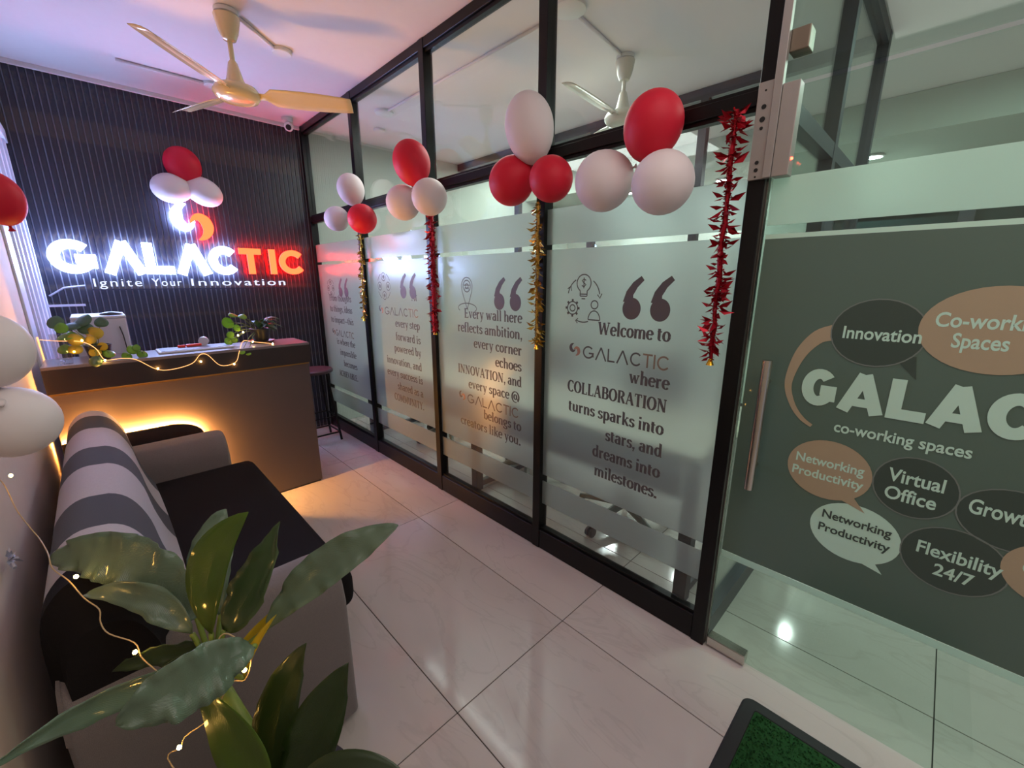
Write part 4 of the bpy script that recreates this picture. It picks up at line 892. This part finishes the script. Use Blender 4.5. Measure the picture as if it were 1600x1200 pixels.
for y0, y1, ci in bands:
    m = MB(); n = len(prof); cuts = 4; vs = []
    for i in range(cuts+1):
        t = i/cuts; y = y0+(y1-y0)*t
        e = (y-SY0)/.10 if y < 1.3 else 1; e = max(.55, min(1, e))**.5
        for k, (a, z) in enumerate(prof):
            bow = (.02*math.sin(pi*(y-1.2)/1.9)) if k > 15 else 0
            vs.append((-.10+(a+.10)*e+bow, y, .45+(z-.45)*e))
    fs = [(i*n+k, i*n+k+1, (i+1)*n+k+1, (i+1)*n+k) for i in range(cuts) for k in range(n-1)]+[tuple(range(n)), tuple(range(cuts*n+n-1, cuts*n-1, -1))]
    m.add(vs, fs); o = m.obj('back_stripe', M[cols[ci]], so, smooth='auto')
    lab(o, {0: 'light grey stripe', 1: 'charcoal stripe', 3: 'black end of the back'}[ci])
for x in (-.15, .36):
    for y in (SY0+.08, SY1-.08): MB().lathe([(.022, 0), (.028, .03)], (x, y, 0), 14).obj('foot', M['black'], so, smooth='auto')

# ------------------------------------------------------------------ balloons
def balloon(u, v, ax, val, r, rz, m, d, label, group):
    c = at(u, v, ax, val); r *= 1.10; rz *= 1.06; d = Vector(d).normalized()     # d points from the crown to the knot
    t = thing('balloon', label, 'balloon', c, group)
    prof = []
    for k in range(19):
        a = pi*k/18; z = cos(a)*rz; rr = r*sin(a)
        if z < 0: z *= 1.12; rr *= 1-.10*(1-sin(a))
        prof.append((max(rr, 0.0), -z))
    prof = prof[::-1]; prof[0] = (0.004, prof[0][1]); prof[-1] = (0, prof[-1][1])
    MB().lathe(prof[::-1], c, 32, 0, d).obj('skin', m, t, smooth=True)
    MB().lathe([(.004, 0), (.004, .008), (.010, .018), (.002, .014)], c+d*(rz*1.11), 10, 0, d).obj('knot', m, t, smooth=True)
gr = 'balloon clusters of three along the glass partition'
CL = [
 [(548, 295, 'w', .088, .100, (.2, 0, -1), 'pale'), (526, 342, 'w', .085, .092, (0, -1, .3), 'pale'), (566, 342, 'r', .092, .092, (.6, .7, .4), '')],
 [(643, 253, 'r', .100, .116, (.1, -.2, -1), ''), (630, 317, 'w', .096, .098, (0, -.9, .5), ''), (671, 308, 'w', .092, .092, (.5, .8, .5), '')],
 [(827, 198, 'w', .098, .130, (.1, -.1, -1), ''), (799, 284, 'r', .096, .102, (0, -.8, .7), ''), (861, 280, 'r', .084, .092, (.5, .8, .5), '')],
 [(1021, 195, 'r', .092, .102, (.1, .35, -1), ''), (942, 284, 'w', .102, .102, (.2, -1, .3), ''), (1035, 286, 'w', .096, .098, (.8, .5, .5), '')]]
pos = [['topmost white balloon of the cluster nearest the slat wall', 'lower left white balloon of the cluster nearest the slat wall', 'red balloon of the cluster nearest the slat wall'],
       ['red balloon above two white ones at the second mullion from the slat wall', 'left white balloon below the red one at the second mullion', 'right white balloon above the shorter red garland'],
       ['tall white balloon on top of two red ones', 'left red balloon below the tall white one', 'right red balloon directly above the longer gold garland'],
       ['large red balloon on top of two big white ones near the door', 'left big white balloon under the large red one', 'right big white balloon nearest the door']]
XC = [1.495, 1.495, 1.50, 1.51]
for ci, cl in enumerate(CL):
    for bi, (u, v, c, r, rz, d, _) in enumerate(cl):
        balloon(u, v, 'x', XC[ci]-(.02 if bi == 2 else 0), r, rz, M['bred' if c == 'r' else 'bwhite'], d, pos[ci][bi], gr)
g2 = 'balloons above the lit sign'
balloon(285, 257, 'y', 4.28, .108, .118, M['bred'], (.25, .1, -1), 'red balloon above the swirl of the lit sign', g2)
balloon(267, 294, 'y', 4.28, .096, .118, M['bwhite'], (1, .1, .1), 'left white balloon above the lit sign', g2)
balloon(319, 300, 'y', 4.28, .094, .120, M['bwhite'], (-1, .1, .55), 'right white balloon above the lit sign', g2)
g3 = 'balloons on the left wall'
balloon(-4, 308, 'x', -.175, .060, .078, M['bred'], (.1, .3, -1), 'dark red balloon cut by the left edge of the picture', g3)
balloon(-22, 545, 'x', -.185, .066, .074, M['bwhite'], (0, .2, -1), 'upper white balloon at the left edge of the picture', g3)
balloon(22, 660, 'x', -.180, .072, .080, M['bwhite'], (0, -.8, .6), 'lower white balloon at the left edge above the sofa back', g3)

# ------------------------------------------------------------------ garlands
def garland(top, bot, m, label, cat_group, bell=True, L=.03, dens_=130, r=.010, seed=1):
    top, bot = Vector(top), Vector(bot); rn = random.Random(seed)
    t = thing('tinsel_garland', label, 'garland', top, cat_group)
    ln = (top-bot).length; n = 14
    path = [top+(bot-top)*i/n+Vector((rn.uniform(-.003, .003), rn.uniform(-.004, .004), 0)) for i in range(n+1)]
    MB().tube(path, [r*.55*(.7+.6*rn.random()) for _ in path], 7).obj('core', m, t)
    mb = MB()
    for k in range(int(dens_*ln)):
        f = rn.random(); p = top+(bot-top)*f; a = rn.uniform(0, 2*pi); d = Vector((cos(a)*.55-.25, sin(a), rn.uniform(-.8, .5))).normalized()
        l = L*rn.uniform(.6, 1.25); s = d.cross(Vector((rn.uniform(-1, 1), rn.uniform(-1, 1), 1))).normalized(); nn = d.cross(s)
        b = p+d*r*.6; w_ = l*.24
        q = [b, b+d*l*.45+s*w_+nn*w_*.5, b+d*l*1.0, b+d*l*.45-s*w_+nn*w_*.5, b+d*l*.5]
        if q[1].x > 1.592 or q[2].x > 1.592: q = [Vector((min(v.x, 1.592), v.y, v.z)) for v in q]
        mb.add(q, [(0, 1, 4), (1, 2, 4), (2, 3, 4), (3, 0, 4)])
    for k in range(int(900*ln)):      # the short crinkled strips that make the body
        p = top+(bot-top)*rn.random(); d = Vector((rn.uniform(-1, 1), rn.uniform(-1, 1), rn.uniform(-.6, .6))).normalized(); s = d.cross(Vector((rn.uniform(-1, 1), rn.uniform(-1, 1), 1))).normalized()
        e = min(1, (1.592-p.x)/max(1e-4, d.x*r*1.3)) if d.x > 0 else 1; q = p+d*r*rn.uniform(.8, 1.3)*e
        mb.add([p+s*.0035, p-s*.0035, q-s*.003, q+s*.003], [(0, 1, 2, 3)])
    o = mb.obj('foil_leaves', m, t); o['kind'] = 'stuff'
    if bell:
        MB().lathe([(.002, .012), (.006, .010), (.009, .0), (.014, -.012), (.013, -.012), (.0, -.004)], bot-Vector((0, 0, .012)), 16).obj('bell', M['bell'], t, smooth='auto')
gg = 'tinsel garlands hanging from the balloons'
XT = 1.572
garland(at(563, 366, 'x', XT), at(569, 497, 'x', XT), M['tin_gold'], 'thin gold tinsel garland on the mullion nearest the slat wall', gg, True, .042, 160, .010, 1)
garland(at(674, 335, 'x', XT), at(680, 517, 'x', XT), M['tin_red'], 'red tinsel garland on the second mullion from the slat wall', gg, True, .045, 190, .024, 2)
garland(at(841, 316, 'x', XT), at(838, 538, 'x', XT), M['tin_gold'], 'longer gold tinsel garland left of the panel beginning Welcome to', gg, True, .045, 170, .013, 3)
garland(at(1150, 172, 'x', XT), at(1110, 560, 'x', XT), M['tin_red'], 'longest red tinsel garland beside the door', gg, True, .046, 200, .0135, 4)
sb = thing('silver_bow', 'small crumpled silver ribbon bow on the wall at the left edge', 'ribbon', at(15, 872, 'x', -.272))
mb = MB(); rn = random.Random(9); c0 = at(15, 872, 'x', -.270)
for k in range(26):
    d = Vector((rn.uniform(0, .5), rn.uniform(-1, 1), rn.uniform(-.6, .8))).normalized(); s = d.cross(Vector((rn.uniform(-1, 1), .3, 1))).normalized(); l = rn.uniform(.015, .035)
    mb.add([c0, c0+d*l*.5+s*.005, c0+d*l, c0+d*l*.5-s*.005], [(0, 1, 2, 3)])
mb.obj('foil', M['silver'], sb, solid=.0004); MB().tube([c0, c0+Vector((.01, -.04, -.012))], .004, 6).obj('stem', M['silver'], sb)

# ------------------------------------------------------------------ foreground plant
PB = Vector((.11, .80, 0))
fp = thing('potted_dumb_cane', 'large potted leafy plant with wavy leaves in front of the sofa arm', 'plant', PB)
MB().lathe([(0, 0), (.10, 0), (.125, .30), (.135, .40), (.135, .42), (.122, .42), (.118, .38), (0, .38)], PB, 32).obj('pot', M['pot'], fp, smooth='auto')
MB().lathe([(0, .392), (.118, .385)], PB, 24).obj('soil', M['soil'], fp)
root = Vector((PB.x, PB.y, .38)); crown = dp(335, 1050, .93); crown2 = dp(440, 1230, .86)
MB().tube([root+Vector((-.02, .03, 0)), (root+crown)/2+Vector((.01, .0, 0)), crown], [.016, .014, .013], 10).obj('cane', M['stem'], fp, smooth=True)
MB().tube([root+Vector((.03, -.01, 0)), crown2], [.013, .010], 10).obj('cane', M['stem'], fp, smooth=True)
def PLf(b, md, tp, W, mk, sd, stem0=None, **k):
    px, py = tp[0]-b[0], -(tp[1]-b[1]); l = math.hypot(px, py)
    b, md, tp = dp(*b), dp(*md), dp(*tp); side = CR*(-py/l)+CU*(px/l)+CF*sd
    leaf('leaf', M[mk], fp, b, md, tp, W, side, **k)
    s0 = crown if stem0 is None else stem0
    q = (s0+b)/2; MB().tube(smooth_path([s0-Vector((0, 0, .03)), q, b], 4), .0055, 7).obj('petiole', M['stem'], fp, smooth=True)
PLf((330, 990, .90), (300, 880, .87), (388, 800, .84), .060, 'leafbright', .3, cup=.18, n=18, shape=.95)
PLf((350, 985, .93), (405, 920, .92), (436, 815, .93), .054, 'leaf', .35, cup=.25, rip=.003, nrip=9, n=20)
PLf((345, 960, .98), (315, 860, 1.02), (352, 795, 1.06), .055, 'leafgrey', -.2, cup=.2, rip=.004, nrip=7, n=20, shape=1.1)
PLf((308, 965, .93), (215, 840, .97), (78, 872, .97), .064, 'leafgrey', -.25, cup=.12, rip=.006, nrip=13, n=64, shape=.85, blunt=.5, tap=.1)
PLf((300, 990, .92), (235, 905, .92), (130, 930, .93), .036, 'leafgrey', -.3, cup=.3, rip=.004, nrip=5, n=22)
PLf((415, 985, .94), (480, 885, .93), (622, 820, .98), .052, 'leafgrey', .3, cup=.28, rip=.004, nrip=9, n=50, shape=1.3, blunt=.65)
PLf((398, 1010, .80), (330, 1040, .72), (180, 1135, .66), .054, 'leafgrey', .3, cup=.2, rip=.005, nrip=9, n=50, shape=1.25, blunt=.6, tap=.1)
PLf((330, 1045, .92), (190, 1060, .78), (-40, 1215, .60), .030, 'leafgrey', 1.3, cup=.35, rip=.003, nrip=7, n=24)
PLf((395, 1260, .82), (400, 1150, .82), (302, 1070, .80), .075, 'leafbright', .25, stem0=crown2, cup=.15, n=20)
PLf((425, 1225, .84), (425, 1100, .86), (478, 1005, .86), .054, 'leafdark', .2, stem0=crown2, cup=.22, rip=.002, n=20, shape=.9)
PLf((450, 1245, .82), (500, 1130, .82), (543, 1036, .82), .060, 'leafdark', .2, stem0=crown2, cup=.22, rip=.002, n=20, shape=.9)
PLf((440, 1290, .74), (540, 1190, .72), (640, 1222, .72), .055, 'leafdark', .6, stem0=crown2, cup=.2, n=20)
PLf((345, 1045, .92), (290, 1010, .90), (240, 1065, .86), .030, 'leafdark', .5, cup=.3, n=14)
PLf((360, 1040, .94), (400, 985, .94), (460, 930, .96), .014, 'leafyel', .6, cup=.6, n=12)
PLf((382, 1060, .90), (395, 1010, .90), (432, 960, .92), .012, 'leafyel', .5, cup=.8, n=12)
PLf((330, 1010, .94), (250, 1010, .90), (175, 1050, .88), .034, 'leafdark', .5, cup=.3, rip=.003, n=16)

fs_ = thing('fairy_lights', 'warm fairy light wire from the left wall over the sofa back into the plant', 'string lights', dp(107, 907, 1.05))
wp = [(-20, 735, 1.17), (5, 755, 1.14), (25, 795, 1.11), (45, 822, 1.09), (62, 842, 1.08), (75, 865, .98), (82, 888, .94), (107, 907, .91), (132, 935, .90), (155, 952, .89), (157, 972, .89), (170, 990, .885), (210, 1004, .89), (220, 1025, .88), (235, 1040, .88), (262, 1060, .88), (300, 1075, .88), (330, 1020, .86), (350, 990, .86), (378, 1005, .86), (392, 1030, .84), (383, 1062, .84), (360, 1068, .84), (330, 1120, .84), (290, 1150, .84), (282, 1168, .83), (262, 1185, .83), (300, 1235, .84)]
MB().tube(smooth_path([dp(*p) for p in wp], 4), .0013, 6).obj('wire', M['wire'], fs_, smooth=True)
for p in ((17, 743, 1.12), (119, 901, .90), (211, 1019, .865), (280, 1168, .815), (382, 1047, .825)): bulb(dp(*p), fs_, .0042)

# ------------------------------------------------------------------ door mat
mt = thing('door_mat', 'green turf door mat with dark rubber border by the glass door', 'mat', (1.1, -.1, 0))
def rrect(x0, x1, y0, y1, r, z, n=6):
    o = []
    for cx, cy, a0 in ((x1-r, y1-r, 0), (x0+r, y1-r, 90), (x0+r, y0+r, 180), (x1-r, y0+r, 270)):
        for k in range(n+1): a = rad(a0+90*k/n); o.append((cx+r*cos(a), cy+r*sin(a), z))
    return o
A = rrect(.70, 1.492, -.32, .272, .035, .0005); B = rrect(.708, 1.484, -.312, .264, .03, .009); C_ = rrect(.745, 1.447, -.275, .227, .012, .009); E_ = rrect(.747, 1.445, -.273, .225, .011, .005)
n = len(A); m = MB(); m.add(A+B+C_+E_, [(j*n+i, j*n+(i+1) % n, (j+1)*n+(i+1) % n, (j+1)*n+i) for j in range(3) for i in range(n)]+[tuple(range(n-1, -1, -1)), tuple(range(3*n, 4*n))])
m.obj('rubber_border', M['rubber'], mt, smooth='auto')
m = MB(); rn = random.Random(5)
for k in range(5200):
    x, y = rn.uniform(.752, 1.44), rn.uniform(-.27, .222); a = rn.uniform(0, pi); h = rn.uniform(.005, .010); dx, dy = cos(a)*.004, sin(a)*.004; lx, ly = rn.uniform(-.006, .006), rn.uniform(-.006, .006)
    m.add([(x-dx, y-dy, .0055), (x+dx, y+dy, .0055), (x+lx, y+ly, .0055+h)], [(0, 1, 2)])
o = m.obj('turf_pile', M['grass'], mt); o['kind'] = 'stuff'
MB().box(.747, 1.445, -.273, .225, .0052, .0062).obj('turf_base', M['grass'], mt)
